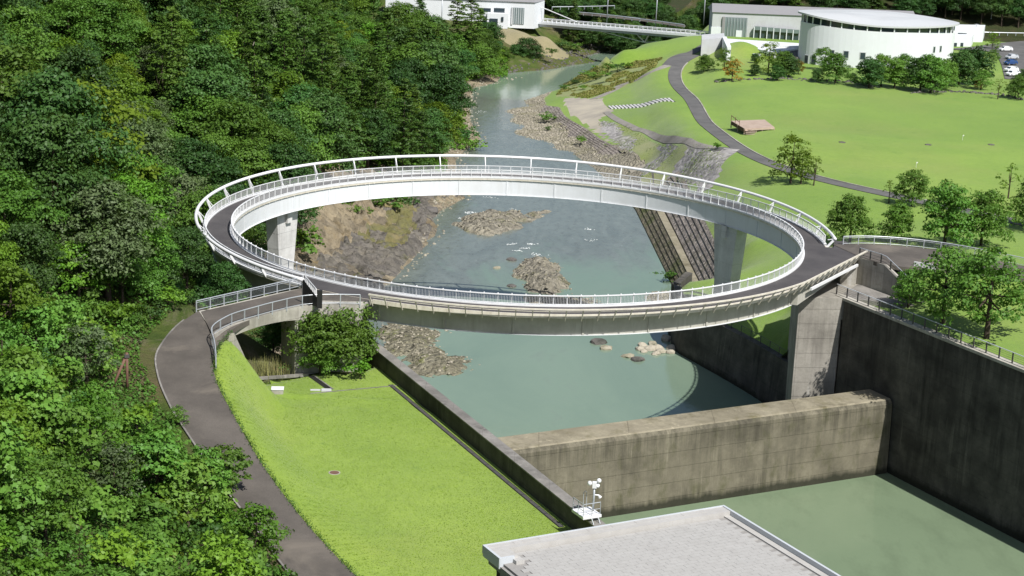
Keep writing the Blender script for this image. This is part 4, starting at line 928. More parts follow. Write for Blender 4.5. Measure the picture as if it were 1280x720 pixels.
for x, y, sc, pr_, lb in ((-36.5,-41.5,.62,BIG[0],'mid green tree right behind the start of the hillside railing'),(-34.5,-35,.66,BIG[1],'dark tree leaning over the hillside railing of the left approach'),(-38.5,-47,.6,BIG[4],'green tree at the inner bend of the left road'),(-31.5,-29.5,.6,BIG[1],'dark tree between the left approach and the ring'),(-39.5,-29,.62,BIG[0],'tree just outside the left rim of the ring bridge'),(-43.5,-20,.72,BIG[4],'round tree touching the left rim of the ring bridge'),(-46.,-10,.8,BIG[1],'dark tree beside the leftmost point of the ring'),(-26.5,-27,.55,BIG[6],'dark low tree in the shade under the ring near the approach'),(-22,-29.5,.42,BIG[6],'dark small tree behind the approach column'),(-25.5,-33.5,.36,BIG[1],'dark small tree in the opening under the approach'),(-27,-19,.45,BIG[1],'low dark tree under the left arc of the ring'),(-31,-6,.4,BIG[4],'low tree under the leftmost arc of the ring'),(-27,2,.5,BIG[0],'low tree on the bank inside the left arc of the ring'),(-44.5,2,.7,BIG[0],'green tree outside the ring near the left pier'),(-40,14,.7,BIG[1],'dark tree behind the left pier'),(-34,30,.6,BIG[4],'green tree behind the left pier inside the view of the ring'),(-28,26,.45,BIG[3],'bright low tree right of the left pier')):
    plant(pr_, 'bank_tree', (x, y, zl_(x, y) - .3), lb, 'tree', None, sc)
for x, y, sc, i, lb in ((282,606,.72,2,'vine covered tree hanging over the left edge of the road'),(318,708,.85,0,'bright tree spreading over the bottom of the road'),(255,632,.8,2,'vine covered tree beside the one hanging over the road'),(222,522,.35,1,'small bush poking over the road kerb')):
    p = U(x, y, np.interp(y, [520, 720], [-2.5, -6])); plant(FINE[i], 'young_tree', (p[0], p[1], zl_(p[0], p[1]) - .2), lb, 'tree', None, sc)
for k_, (x, y, sc) in enumerate(((-33.6,-41,.8),(-34.6,-44,.9),(-35.6,-47.5,.9),(-36.4,-50.5,.8),(-36.8,-44.5,1.2),(-38,-52,1.1),(-33,-38.5,.9),(-37.5,-56,.7))):
    plant(SHR[[3, 1, 5, 3][k_ % 4]], 'vine_mound', (x, y, zl_(x, y) - .2), 'shrub on the verge at the inner bend of the left road', 'shrub', 'shrubs at the bend of the left road', sc)
# leaf litter of creepers that cover the slope and the forest floor
def creeper(name, n, box, keep, size, mat, hf, lift, seed, label, cat):
    r = np.random.default_rng(seed); x = r.uniform(box[0], box[1], n); y = r.uniform(box[2], box[3], n); k = keep(x, y); x, y = x[k], y[k]
    z = hf(x, y) + lift * (fbm(x * .5, y * .5, 3, 4) ** 1.5 * 2.2) * r.uniform(.3, 1, len(x)) + .05
    v, f = leaves(np.c_[x, y, z], unit(r, len(x), .1), size, r, asp=.8, up=.8)
    return prop(link(name, mk(name, v, f, mat)), label, cat, None, 'stuff')
creeper('creeper_cover', 150000, (-70, -8, -130, -30), lambda x, y: (np.interp(y, RL[::-1, 1], RL[::-1, 0]) - x > .35 + 1.6 * fbm(x * .4, y * .4)) & (np.interp(y, RL[::-1, 1], RL[::-1, 0]) - x < 38) & ~((y > -58) & (y < -38) & (np.interp(y, RL[::-1, 1], RL[::-1, 0]) - x < 1.6)), .3, L_KUDZU, hL, .9, 71, 'low leafy creepers covering the slope beside the left road', 'creeper')
creeper('forest_undergrowth', 120000, (-75, -15, -40, 120), lambda x, y: (lbank(y) - x > 11 + 10 * (fbm(x * .1, y * .1, 3, 2)) + np.where((y > 38) & (y < 122), 9, 0)) & (lbank(y) - x < 45) & ~((y < -31) & (x > -33)), .42, L_MID, hL, 1.6, 72, 'leafy undergrowth at the foot of the left hillside', 'undergrowth')
creeper('riverside_undergrowth', 90000, (-60, -5, 118, 330), lambda x, y: (lbank(y) - x > 1.5 + 7 * (fbm(x * .09, y * .09, 3, 2) - .2)) & (lbank(y) - x < 26), .55, L_BRIGHT, hL, 2.2, 73, 'bushy undergrowth along the far left river bank', 'undergrowth')

# ------------------------------------------------------------------ things on the lawn
def zl(x, y): return float(hL(np.array([x]), np.array([y]))[0])
def zr(x, y): return float(hR(np.array([x]), np.array([y]))[0])
dr_a, dr_b = U(488, 481, -7), U(702, 659, -7)
dt = empty('lawn_drain', dr_a, 'narrow dark open drain running along the lawn beside the parapet wall', 'drain')
nrm3 = np.array([nrm[0], nrm[1], 0])
L_ = np.linalg.norm(dr_b - dr_a); n = int(L_ / 1.5)
gm = MB().box((0, 0, -.1), (L_ / n - .12, .34, .24)).me('drain_cover', DARKST)
for k in range(n):
    p = dr_a + (dr_b - dr_a) * (k + .5) / n; child('drain_cover', gm, dt, (p[0], p[1], -7.0 + .03), math.atan2(dr_b[1] - dr_a[1], dr_b[0] - dr_a[0]))
MB().bar(dr_a + [0, 0, .006], dr_b + [0, 0, .006], .5, .05).obj('channel', BLACK, dt)
d2a, d2b = U(412, 487, -7), U(388, 470, -7)
dt2 = empty('lawn_drain', d2a, 'short dark drain slot between the bush and the white lawn plate', 'drain')
MB().bar(d2a + [0, 0, .01], d2b + [0, 0, .01], .55, .06).obj('channel', BLACK, dt2); MB().bar(d2a + [.35, .1, .02], d2b + [.35, .1, .02], .14, .1).obj('kerb', CONC_WALLTOP, dt2)
b0 = U(347, 491, -7)
bx = empty('valve_box', b0, 'small concrete box with white lid at the upper corner of the lawn', 'box'); MB().box((b0[0], b0[1], -6.85), (1.15, .95, .6), .1).obj('box_body', CONC_PALE, bx); MB().box((b0[0], b0[1], -6.52), (1.25, 1.05, .07), .1).obj('lid', WHITE, bx)
b1 = U(408, 488, -7); o = MB().box((b1[0], b1[1], -6.97), (1.0, .8, .1), .1).box((b1[0] - 1.1, b1[1] - .1, -6.98), (1.0, .4, .08), .1).obj('drain_plate', BGREY); prop(o, 'flat white plate covering the drain on the lawn', 'plate')
b2 = U(418, 591, -7); mh = empty('manhole', b2, 'round brown manhole cover in the middle of the lawn', 'manhole')
cyl = lambda c, r, h, n=20: [(c[0] + r * math.cos(2 * math.pi * k / n), c[1] + r * math.sin(2 * math.pi * k / n)) for k in range(n)]
MB().prism(cyl(b2, .42, 0), -7.05, -6.965).obj('cover', BROWNP, mh); MB().prism(cyl(b2, .52, 0), -7.05, -6.975).obj('rim', CONC_PALE, mh)
ka, kb = U(388, 492, -7), U(497, 482, -7); o = MB().bar(ka, kb, .16, .09).obj('lawn_edging', CONC_WALLTOP); prop(o, 'thin concrete edging line across the top of the lawn', 'edging')
ka, kb = U(318, 474, -7), U(385, 469, -7); o = MB().bar(ka + [0, 0, .05], kb + [0, 0, .05], .25, .3).obj('bed_kerb', CONC_WALLTOP); prop(o, 'low concrete kerb between the lawn and the dark planting bed', 'kerb')
# brown brace posts on the verge
q = U(159, 480, -1.0); zq = zl(q[0], q[1])
bp = empty('tree_brace', (q[0], q[1], zq), 'brown tripod tree brace of timber posts on the verge left of the road', 'post')
MB().tube([(q[0], q[1], zq - .3), (q[0], q[1], zq + 3.6)], .13, 8).obj('upright_post', BROWNP, bp, True)
MB().tube([(q[0] - 1.5, q[1] - .6, zq - .3), (q[0] - .1, q[1], zq + 3.2)], .13, 8).obj('leaning_post', BROWNP, bp, True)
MB().box((q[0], q[1], zq + 3.3), (.42, .36, .3), .3).obj('binding', DARKST, bp)

# ------------------------------------------------------------------ foreground building (only its roof is in view)
hb = empty('gate_house', (10, -100, WZ), 'flat grey paved roof of the building in the foreground with pale metal edge', 'building')
c0, c1 = np.array(U(603, 682, -1)[:2]), np.array(U(905, 632, -1)[:2]); ux = (c1 - c0) / np.linalg.norm(c1 - c0); uy = np.array([ux[1], -ux[0]])
WX = np.linalg.norm(c1 - c0); DY = 26.
def H(u, v_, z): p = c0 + ux * u + uy * v_; return (p[0], p[1], z)
def quadbox(u0, u1, v0, v1, z0, z1): return MB().prism([H(u0, v0, 0)[:2], H(u1, v0, 0)[:2], H(u1, v1, 0)[:2], H(u0, v1, 0)[:2]], z0, z1)
ang = math.atan2(ux[1], ux[0])
quadbox(.8, WX - .6, .8, DY - 1, -24, -1.9).obj('wall', CONC_DARK, hb)
quadbox(.35, WX - .35, .35, DY, -2.3, -1.42).obj('roof_slab', TILEB, hb)
quadbox(.0, WX, .0, .12, -1.55, -.94).obj('edge_flashing', FLASH, hb); quadbox(WX - .2, WX, .13, DY, -1.55, -.942).obj('edge_flashing', FLASH, hb); quadbox(0, .2, .13, 2.6, -1.75, -.942).obj('edge_flashing', FLASH, hb)
quadbox(.21, WX - .21, .125, 1.15, -1.6, -1.0).obj('parapet_top', PARAPET, hb); quadbox(.21, 1.55, 1.155, 2.45, -1.6, -1.003).obj('parapet_top', PARAPET, hb)
quadbox(0.05, 1.2, 2.46, 2.62, -1.7, -.95).obj('edge_flashing', FLASH, hb); quadbox(1.1, 1.75, 2.3, 3.1, -1.6, -1.15).obj('parapet_step', PARAPET, hb)
quadbox(WX - .75, WX - .21, 1.155, DY, -1.6, -1.32).obj('parapet_top', PARAPET, hb)
for k in range(9): quadbox(.24 + k * 2.05, .24 + k * 2.05 + 2.02, .14, .6, -1.02, -.985).obj('cover_sheet', PARAPET, hb)
quadbox(.1, 3.4, 2.63, DY, -2.4, -1.6).obj('lower_roof', TILEB, hb)
tw, td = .92, .46; nt_ = 0; tm = [MB().box((0, 0, 0), (tw - .014, td - .03, .06)).me('roof_tile', TILE)]
tpos = []
for j in range(40):
    v_ = 1.5 + j * td; zt = -1.40 + (0.0)
    for i in range(22):
        u = 1.4 + (i + (.5 if j % 2 else 0)) * tw
        if u > WX - 1.25 or (u < 2.2 and v_ < 3.4): continue
        p = H(u, v_, zt); qx = proj(np.array(p))
        if qx[1] < 735 and qx[0] < 1060: tpos.append((p, qx[1]))
random.shuffle(tpos); tpos.sort(key=lambda a: a[1]); print('tiles', len(tpos))
extra = MB()
for k, (p, _) in enumerate(tpos):
    zt = p[2] + random.uniform(-.003, .004)
    if k < 300: child('roof_tile', tm[0], hb, (p[0], p[1], zt), ang + random.uniform(-.006, .006))
    else: extra.box((p[0], p[1], zt), (tw - .014, td - .03, .06), ang)
if extra.v: extra.obj('roof_tiles', TILE, hb)['kind'] = 'stuff'

# weather mast platform on the parapet wall
q = U(733, 645, -5.0)
pl = empty('weather_platform', q, 'small white steel platform with handrails and anemometer at the end of the parapet wall', 'platform')
pa = np.array([q[0], q[1]]); dA = -np.array([A[0], A[1]])
def W_(a, b, z): p = pa + B * a + A * b; return (p[0], p[1], z)
MB().box(W_(0, 0, -4.75), (1.7, 1.9, .22), math.atan2(B[1], B[0])).obj('deck', WHITE, pl)
for a, b in ((-.8, -.85), (-.8, 0), (-.8, .85), (0, -.85), (.75, -.85)): MB().tube([W_(a, b, -4.7), W_(a, b, -3.6)], .03, 6).obj('post', GALV, pl)
MB().tube([W_(-.8, .85, -3.6), W_(-.8, -.85, -3.6), W_(.75, -.85, -3.6)], .035, 6).obj('handrail', GALV, pl); MB().tube([W_(-.8, .85, -4.15), W_(-.8, -.85, -4.15), W_(.75, -.85, -4.15)], .025, 6).obj('middle_rail', GALV, pl)
MB().tube([W_(.1, .8, -4.7), W_(.1, .8, -3.3), W_(.25, .8, -3.15), W_(.4, .8, -3.3), W_(.4, .8, -4.7)], .03, 6).obj('ladder_hoop', GALV, pl)
for b in (-.3, .3): MB().bar(W_(b + .2, -1.0, -4.85), W_(b + .2, -2.2, -6.2), .06, .12).obj('ladder_rail', GALV, pl)
MB().tube([W_(.65, .1, -4.7), W_(.65, .1, -2.6)], .09, 8).obj('mast', GALV, pl, True)
an = MB().box(W_(.65, .1, -2.45), (.34, .34, .5)).obj('sensor_head', WHITE, pl)
def ball(c, r):
    mb = MB(); v = []; f = []
    for i in range(7):
        t = math.pi * i / 6
        for k in range(10): v.append((c[0] + r * math.sin(t) * math.cos(k * .6283), c[1] + r * math.sin(t) * math.sin(k * .6283), c[2] + r * math.cos(t)))
    for i in range(6):
        for k in range(10): f.append((i * 10 + k, (i + 1) * 10 + k, (i + 1) * 10 + (k + 1) % 10, i * 10 + (k + 1) % 10))
    return mb.add(v, f)
for a, b, z in ((.2, .1, -2.25), (1.05, .1, -2.15), (1.0, .2, -2.6)): ball(W_(a, b, z), .2).obj('lamp_globe', WHITE, an, True); MB().tube([W_(.65, .1, -2.3), W_(a, b, z)], .03, 6).obj('arm', GALV, an)
MB().tube([W_(.65, .1, -3.3), W_(1.0, 0, -3.35), W_(1.15, -.1, -3.55)], [.04, .08, .16], 8).obj('loudspeaker', WHITE, pl)

# ------------------------------------------------------------------ stepped revetments
def stepped(name, lo, hi, n, mat, label, parts='step'):
    """lo, hi: (m,3) polylines of the lower and upper edge, equal length"""
    e = empty(name, lo[0], label, 'revetment')
    for k in range(n):
        a = lo + (hi - lo) * k / n; b = lo + (hi - lo) * (k + 1) / n; rs = np.minimum(.22, (hi[:, 2] - lo[:, 2]) / n * .3)
        m = len(lo); v = []
        for i in range(m): v += [(a[i, 0], a[i, 1], a[i, 2] - .9), (a[i, 0], a[i, 1], a[i, 2] + rs[i]), (b[i, 0], b[i, 1], b[i, 2] + .02), (b[i, 0], b[i, 1], b[i, 2] - .9)]
        f = [(i * 4 + j, i * 4 + (j + 1) % 4, i * 4 + 4 + (j + 1) % 4, i * 4 + 4 + j) for i in range(m - 1) for j in range(4)] + [(3, 2, 1, 0), (m * 4 - 4, m * 4 - 3, m * 4 - 2, m * 4 - 1)]
        MB().add(v, f).obj('step', mat, e)
    return e
ys_ = np.linspace(41.5, 124, 40); xb_ = rbank(ys_)
ofs = lambda o, z: np.c_[xb_ + o * np.interp(ys_, [41, 124], [.75, 1.1]), ys_, np.full(len(ys_), z)]
stepped('lower_revetment', ofs(.1, -21.), ofs(2.5, -18.5), 4, TIERM, 'lower dark mossy stepped revetment along the river below the right pier')
o = MB().sweep([(x, y, -18.45, 1, 0) for x, y, _ in ofs(2.5, 0)], [(0, -.8), (0, .12), (1.3, .12), (1.3, -.8)]).obj('revetment_berm', CONC_TOP); prop(o, 'pale concrete berm strip between the two stepped revetments', 'berm')
stepped('upper_revetment', ofs(4.0, -18.3), ofs(8.2, -14.2), 6, TIER, 'upper grey brown stepped revetment of block rows above the berm')
stepped('bend_revetment', resample(TL_LO, 40), resample(TL_UP[:-1], 40), 7, TIER, 'curved stepped revetment of dark block rows at the river bend')
ws = hitR([(786,214),(806,207),(817,213),(818,236),(800,240)])
o = MB().prism([tuple(p[:2]) for p in ws], -20, [p[2] + .35 for p in ws]).obj('broken_slab', PAVE); prop(o, 'pale broken concrete slab behind the far side of the ring', 'slab')
st = empty('wide_stairs', U(760, 135, -15), 'wide white slab stairs crossing the grass bank beside the park path', 'stairs')
s0, s1 = HIT(762, 135, hR), HIT(842, 126, hR); ns = 17
sdir = (s1 - s0)[:2]; sang = math.atan2(sdir[1], sdir[0]); sl_ = np.linalg.norm(sdir) / ns
def cslab(p, d, n_, a, b, w_, up_, name, mat):
    C_ = [p[:2] + d * a - n_ * w_, p[:2] + d * b - n_ * w_, p[:2] + d * b + n_ * w_, p[:2] + d * a + n_ * w_]; zz = [max(zr(c[0], c[1]), -99) + up_ for c in C_]
    z_ = (zz[0] + zz[3]) / 2; MB().prism([tuple(c) for c in C_], -17, [q for q in zz]).obj(name, mat, st)
_n = np.array([-.08, .997]); _d = np.array([1., 0.]); sl_ = (s1[0] - s0[0]) / ns
for k in range(ns):
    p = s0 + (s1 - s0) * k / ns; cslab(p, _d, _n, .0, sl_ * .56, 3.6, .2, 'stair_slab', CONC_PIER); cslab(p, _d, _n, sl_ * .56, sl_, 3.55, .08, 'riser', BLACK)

# ------------------------------------------------------------------ rocks, gravel and islands
def rockmesh(name, seed, mat, sub=2, rough=.35):
    import bmesh
    bm = bmesh.new(); bmesh.ops.create_icosphere(bm, subdivisions=sub, radius=1); r = np.random.default_rng(seed); ph = r.uniform(0, 20, 3)
    from mathutils import noise as mn
    for v in bm.verts:
        d = 1 + rough * (mn.noise(v.co * 1.1 + Vector(ph)) + .5 * mn.noise(v.co * 2.7 + Vector(ph))); v.co *= d; v.co.z *= .72
        if v.co.z < -.4: v.co.z = -.4
    me = bpy.data.meshes.new(name); bm.to_mesh(me); bm.free(); me.materials.append(mat); return me
def scatter_stones(name, P, sizes, mat, seed, label, cat):
    r = np.random.default_rng(seed); base = [rockmesh('s', seed + k, None, 1, .4) for k in range(4)]
    bv = []; bf = []
    for b in base:
        c = np.empty(len(b.vertices) * 3); b.vertices.foreach_get('co', c); bv.append(c.reshape(-1, 3)); bf.append(np.array([list(p.vertices) for p in b.polygons])); bpy.data.meshes.remove(b)
    V = []; F = []; n0 = 0
    for i, (p, s) in enumerate(zip(P, sizes)):
        k = i % 4; t = r.uniform(0, 6.28); c, sn = math.cos(t), math.sin(t); v = bv[k] * s * r.uniform(.7, 1.3, 3)
        v = np.stack([v[:, 0] * c - v[:, 1] * sn, v[:, 0] * sn + v[:, 1] * c, v[:, 2]], -1) + p; V.append(v); F.append(bf[k] + n0); n0 += len(v)
    return prop(link(name, mk(name, np.concatenate(V), np.concatenate(F), mat)), label, cat, None, 'stuff')
def island(name, P, top, mat, seed, label, ridged=.0, res=.4, stones=0, ssize=.25, freq=.35):
    P = np.asarray(P)[:, :2]; c = P.mean(0); lo, hi = P.min(0) - 2.5, P.max(0) + 2.5
    nx, ny = int((hi[0] - lo[0]) / res) + 2, int((hi[1] - lo[1]) / (res * 1.6)) + 2; X, Y = np.meshgrid(np.linspace(lo[0], hi[0], nx), np.linspace(lo[1], hi[1], ny))
    # signed distance to outline
    D = np.full(X.shape, 1e9)
    for i in range(len(P)):
        a, b = P[i - 1], P[i]; t = np.clip(((X - a[0]) * (b[0] - a[0]) + (Y - a[1]) * (b[1] - a[1])) / ((b - a) @ (b - a)), 0, 1); D = np.minimum(D, np.hypot(X - a[0] - t * (b[0] - a[0]), Y - a[1] - t * (b[1] - a[1])))
    D = np.where(inpoly(X, Y, P), D, -D)
    n = fbm(X * freq, Y * freq * .7, 5, seed) - .47; rg = 1 - np.abs(fbm(X * freq * .8 + Y * .2, Y * freq * .6, 5, seed + 7) * 2 - 1)
    Z = WZ - .35 + top * np.clip(D / 3.0 + n * 2.0, -1.2, 1.2) * .75 + .2 + ridged * (rg - .75) * np.clip(D / 2 + .3, 0, 1) * 3
    if ridged > .2: q_ = (Z + .25 * X * .3) / .34; Z = Z * .35 + .65 * (.34 * (np.floor(q_) + np.clip((q_ % 1) * 3.5, 0, 1)) - .25 * X * .3); Z = np.minimum(Z, WZ + top * .9 + .25)
    Z = Z + (fbm(X * 1.6, Y * 1.4, 3, seed + 3) - .44) * .3
    v = np.stack([X, Y, Z], -1).reshape(-1, 3); i = (np.arange(ny - 1)[:, None] * nx + np.arange(nx - 1)[None]).ravel(); f = np.stack([i, i + 1, i + nx + 1, i + nx], -1)
    f = f[(Z.ravel()[f] > WZ - .6).any(1)]
    o = prop(link(name, mk(name, v, f, mat)), label, 'rock island')
    if stones:
        r = np.random.default_rng(seed); k = r.integers(0, X.size, stones * 3); ok = Z.ravel()[k] > WZ - .12; k = k[ok][:stones]
        Pn = np.c_[X.ravel()[k] + r.uniform(-.3, .3, len(k)), Y.ravel()[k] + r.uniform(-.4, .4, len(k)), Z.ravel()[k]]
        s = scatter_stones('stones', Pn, ssize * r.uniform(.5, 1.9, len(k)) ** 1.2, STONE, seed, None, None); s.parent = o
    return o
ip = lambda L, z=-21: pts([(x, y, z) for x, y in L])
island('mossy_shoal', ip([(474,412),(500,400),(530,403),(556,410),(545,428),(560,440),(588,452),(592,466),(560,470),(520,466),(495,452),(480,436)]), .7, MOSSC, 3, 'mossy flat rock shoal beside the parapet wall below the left end of the bridge', .4, .35, 420, .13)
island('rock_ledge', ip([(570,282),(580,268),(610,264),(645,266),(684,264),(680,272),(655,280),(640,290),(610,294),(585,290)]), 1.2, ROCK, 4, 'low pale rock ledge with grass in mid river inside the ring', .55, .35, 130, .13)
island('rock_ledge', ip([(650,330),(672,323),(695,330),(700,345),(722,355),(712,366),(680,368),(655,364),(648,348)]), 1.3, ROCK, 5, 'grey layered rock ledge in mid river just behind the near rail', .6, .35, 150, .14)
island('rock_ledge', ip([(660,372),(700,370),(735,375),(738,384),(700,384),(668,380)]), .5, ROCK, 8, 'low wet rock ledge seen through the near rail', .25, .4, 300, .14)
island('gravel_island', ip([(800,368),(850,362),(880,372),(860,392),(815,390)]), .7, COBB, 6, 'pale gravel patch at the foot of the lower revetment', .1, .4, 900, .14)
bst = [rockmesh('boulder', 80 + k, STONE, 2, .38) for k in range(4)]; bsd = [rockmesh('boulder', 90 + k, STONED, 2, .4) for k in range(3)]
bl = [(833,425,1.0),(815,430,.8),(803,432,.75),(822,436,1.0),(812,437,1.1),(826,440,.9),(840,436,.9),(846,433,.7),(800,437,.8),(838,441,.8),(820,443,.7),(805,440,.6),(832,421,.6),(842,428,.6)]
for k, (x, y, s) in enumerate(bl):
    p = U(x, y, -21); o = link('boulder', bst[k % 4]); o.location = (p[0], p[1], WZ + .05); o.rotation_euler = (0, 0, k * 1.3); o.scale = (s * .85, s * .85, s * .8); prop(o, 'pale boulder in the heap in the water by the curved wing wall', 'boulder', 'boulders by the wing wall')
for x, y, s, lb, dk in ((538,256,1.5,'large dark brown boulder on the left bank inside the ring',1),(785,446,.85,'pale flat boulder alone in the water nearest the weir',0),(757,436,.9,'low rounded boulder farthest left of the heap by the wing wall',0),(748,428,1.1,'mossy dark boulder in the water near mid channel',1),(797,450,.9,'dark flat boulder lying in the water closest to the curved wall heap',1),(584,127,1.5,'pale boulder in the rapids at the far left bank',0),(640,325,.8,'small mossy boulder in mid river left of the layered ledge',1),(640,358,.7,'small black boulder in the river left of the layered ledge',1),(621,335,.6,'pale low stone left of the layered ledge',0)):
    p = U(x, y, -21 if y != 256 else -19.5); zz_ = max(WZ, zl(p[0], p[1])) if p[0] < lbank(p[1]) else WZ
    o = link('boulder', (bsd if dk else bst)[int(x) % 3]); o.location = (p[0], p[1], zz_); o.scale = (s, s * 1.1, s * .75); o.rotation_euler = (0, 0, x); prop(o, lb, 'boulder')
r = np.random.default_rng(33)
barP = bar[:, :2]; lo, hi = barP.min(0), barP.max(0); S = r.uniform(lo, hi, (14000, 2)); S = S[inpoly(S[:, 0], S[:, 1], barP)][:4500]; zs = hR(S[:, 0], S[:, 1]); k = zs > WZ - .25
scatter_stones('gravel_bar_stones', np.c_[S[k], zs[k]], r.uniform(.1, .32, k.sum()), STONE, 44, 'pale stones covering the gravel bar at the river bend', 'stones')
S = np.c_[r.uniform(-28, 2, 6000), r.uniform(45, 300, 6000)]; d = lbank(S[:, 1]) - S[:, 0]; S = S[(d > -1.0) & (d < 3.2)][:900]; zs = hL(S[:, 0], S[:, 1])
scatter_stones('bank_stones', np.c_[S, np.maximum(zs, WZ - .1)], r.uniform(.1, .42, len(S)), STONE, 45, 'pale stones along the left water edge', 'stones')
S = np.c_[r.uniform(-10, 40, 4000), r.uniform(300, 380, 4000)]; S = S[(lbank(S[:, 1]) - S[:, 0] > -1) & (lbank(S[:, 1]) - S[:, 0] < 18)][:700]; zs = hL(S[:, 0], S[:, 1])
scatter_stones('far_bar_stones', np.c_[S, zs], r.uniform(.2, .6, len(S)), STONED, 46, 'grey stones on the far gravel flat below the distant bridge', 'stones')
# white water
fm = MB()
for x, y, s in ((664,305,1.0),(656,310,.8),(668,317,.7),(674,319,.7),(640,305,.9),(648,313,.8),(586,266,1.1),(578,273,.8),(590,266,.8),(610,247,.7),(640,262,.6),(735,286,.8),(738,300,.6),(603,140,.7)):
    for k in range(12):
        p = U(x + r.normal(0, 4), y + r.normal(0, .7), -20.985); L = s * r.uniform(.06, .2); a = r.uniform(-.5, .5)
        pg = [(p[0] + L * math.cos(t) * (1 + .3 * r.uniform(-1, 1)), p[1] + L * .6 * math.sin(t) * (1 + .3 * r.uniform(-1, 1))) for t in np.linspace(0, 6.28, 8)[:-1]]
        fm.prism(pg, WZ - .05, WZ + .03 + .02 * r.random())
prop(fm.obj('white_water', FOAM), 'white ripples in the river rapids', 'foam', None, 'stuff')

# ------------------------------------------------------------------ far buildings
rb_ = empty('round_hall', (95.8, 268, -9), 'big white drum shaped hall with tilted pale oval roof beyond the meadow', 'building')
EC = np.array([95.6, 270.5]); EA, EB = 22.0, 11.0; er = math.radians(12)
def ell(t, s=1., z=0.):
    x, y = EA * s * math.cos(t), EB * s * math.sin(t); return (EC[0] + x * math.cos(er) - y * math.sin(er), EC[1] + x * math.sin(er) + y * math.cos(er), z)
pl_, pn_, pr2 = ell(math.pi), ell(-math.pi / 2), ell(0)
zwl, zwm, zwr = UY(1005, 27, pl_[1])[2], UY(1085, 39, pn_[1])[2], UY(1183, 39, pr2[1])[2]
zrl, zrm, zrr = UY(1007, 17, pl_[1])[2], UY(1085, 34, pn_[1] - 1)[2], UY(1184, 29, pr2[1])[2]; pf_ = ell(math.pi / 2); zrf = UY(1085, 15, pf_[1])[2]
def wt(t): c, s = math.cos(t), math.sin(t); return (zwl if c < 0 else zwr) * c * c + zwm * s * s
def rt_(t): c, s = math.cos(t), math.sin(t); return (zrl if c < 0 else zrr) * c * c + (zrm if s < 0 else zrf) * s * s
T = np.linspace(0, 2 * math.pi, 73)[:-1]; n = len(T)
v = [ell(t, 1, -10) for t in T] + [ell(t, 1, wt(t)) for t in T] + [ell(t, .985, wt(t)) for t in T]
MB().add(v, [(i, (i + 1) % n, n + (i + 1) % n, n + i) for i in range(n)] + [(n + i, n + (i + 1) % n, 2 * n + (i + 1) % n, 2 * n + i) for i in range(n)]).obj('drum_wall', BWALL, rb_)
v = [ell(t, .965, wt(t) - .4) for t in T] + [ell(t, .965, rt_(t)) for t in T]
cl = MB().add(v, [(i, (i + 1) % n, n + (i + 1) % n, n + i) for i in range(n)]).obj('clerestory', GLASS, rb_)
for t in T[n // 2 - 2:n:2]: MB().bar(ell(t, .985, wt(t) - .2), ell(t, .985, rt_(t)), .35, .3).obj('mullion', BWALL, cl)
rc = np.array([EC[0], EC[1], (zrl + zrr + zrm + zrf) / 4 + .3])
v = [ell(t, 1.045, rt_(t)) for t in T] + [ell(t, 1.045, rt_(t) + .45) for t in T] + [ell(t, .5, rt_(t) * .5 + rc[2] * .5 + .7) for t in T] + [tuple(rc + [0, 0, .4])]
MB().add(v, [(i, (i + 1) % n, n + (i + 1) % n, n + i) for i in range(n)] + [(n + i, n + (i + 1) % n, 2 * n + (i + 1) % n, 2 * n + i) for i in range(n)] + [(2 * n + i, 2 * n + (i + 1) % n, 3 * n) for i in range(n)] + [tuple(range(n))[::-1]]).obj('roof', ROOFL, rb_)
def on_drum(x, y):
    best = min(np.linspace(math.pi, 2 * math.pi, 400), key=lambda t: abs(proj(np.array(ell(t, 1, -5)))[0] - x)); p = ell(best, 1.0, 0); return best, (p[0], p[1], UY(x, y, p[1])[2])
for x, y, wd, hg in ((1024,64,.9,1.5),(1040,66.5,1.1,1.6),(1058,68,1.2,1.7),(1079,70,1.3,1.7),(1167,62,.6,1.5),(1175,61,.6,1.5),(1018,75,1.2,2.4),(1009,74,1.0,2.0)):
    t, p = on_drum(x, y); g = (ell(t + .01)[0] - ell(t - .01)[0], ell(t + .01)[1] - ell(t - .01)[1]); a = math.atan2(g[1], g[0])
    wn = child('window', MB().box((0, 0, 0), (wd * 1.1 + .3, .12, hg + .3)).me('window', BGREY), rb_, p, a); g_ = link('pane', MB().box((0, -.02, 0), (wd, .16, hg)).me('pane', GLASS), wn)

lb_ = empty('long_hall', (70, 322, -9), 'long pale stone hall with grey sloping roof behind the round hall', 'building')
f0 = U(889, 46, -9)[:2]; Yb = f0[1]; f1 = np.array([f0[0] + 62, Yb + 3.])
zt0, zr0 = UY(891, 15, Yb)[2], UY(893, 4, Yb + 7)[2]
MB().prism([tuple(f0), tuple(f1), (f1[0], f1[1] + 14), (f0[0] + .5, f0[1] + 14)], -10, zt0).obj('wall', BGREY, lb_)
rf = MB().add([(f0[0] - .3, f0[1] - .4, zt0), (f1[0], f1[1] - .4, zt0), (f1[0], f1[1] + 14, zt0), (f0[0] - .3, f0[1] + 14, zt0), (f0[0] + .3, f0[1] + 7, zr0), (f1[0], f1[1] + 7, zr0)], [(0, 1, 5, 4), (2, 3, 4, 5), (0, 4, 3), (1, 2, 5), (0, 3, 2, 1)]).obj('roof', ROOFG, lb_)
def face(x, y, w_, h_, name, mat, parent, dy=.06, Y=None):
    p = UY(x, y, (Y if Y else Yb) - dy); return child(name, MB().box((0, 0, 0), (w_, .16, h_)).me(name, mat), parent, p)
def sub(name, me, parent, loc): o = link(name, me, parent); o.location = loc; return o
wn = face(919, 34, 7.0, 5.8, 'window', GLASSG, lb_)
for k in range(8): sub('mullion', MB().box((0, 0, 0), (.14, .2, 5.6)).me('mullion', GALV), wn, (-3.2 + k * .92, -.15, 0))
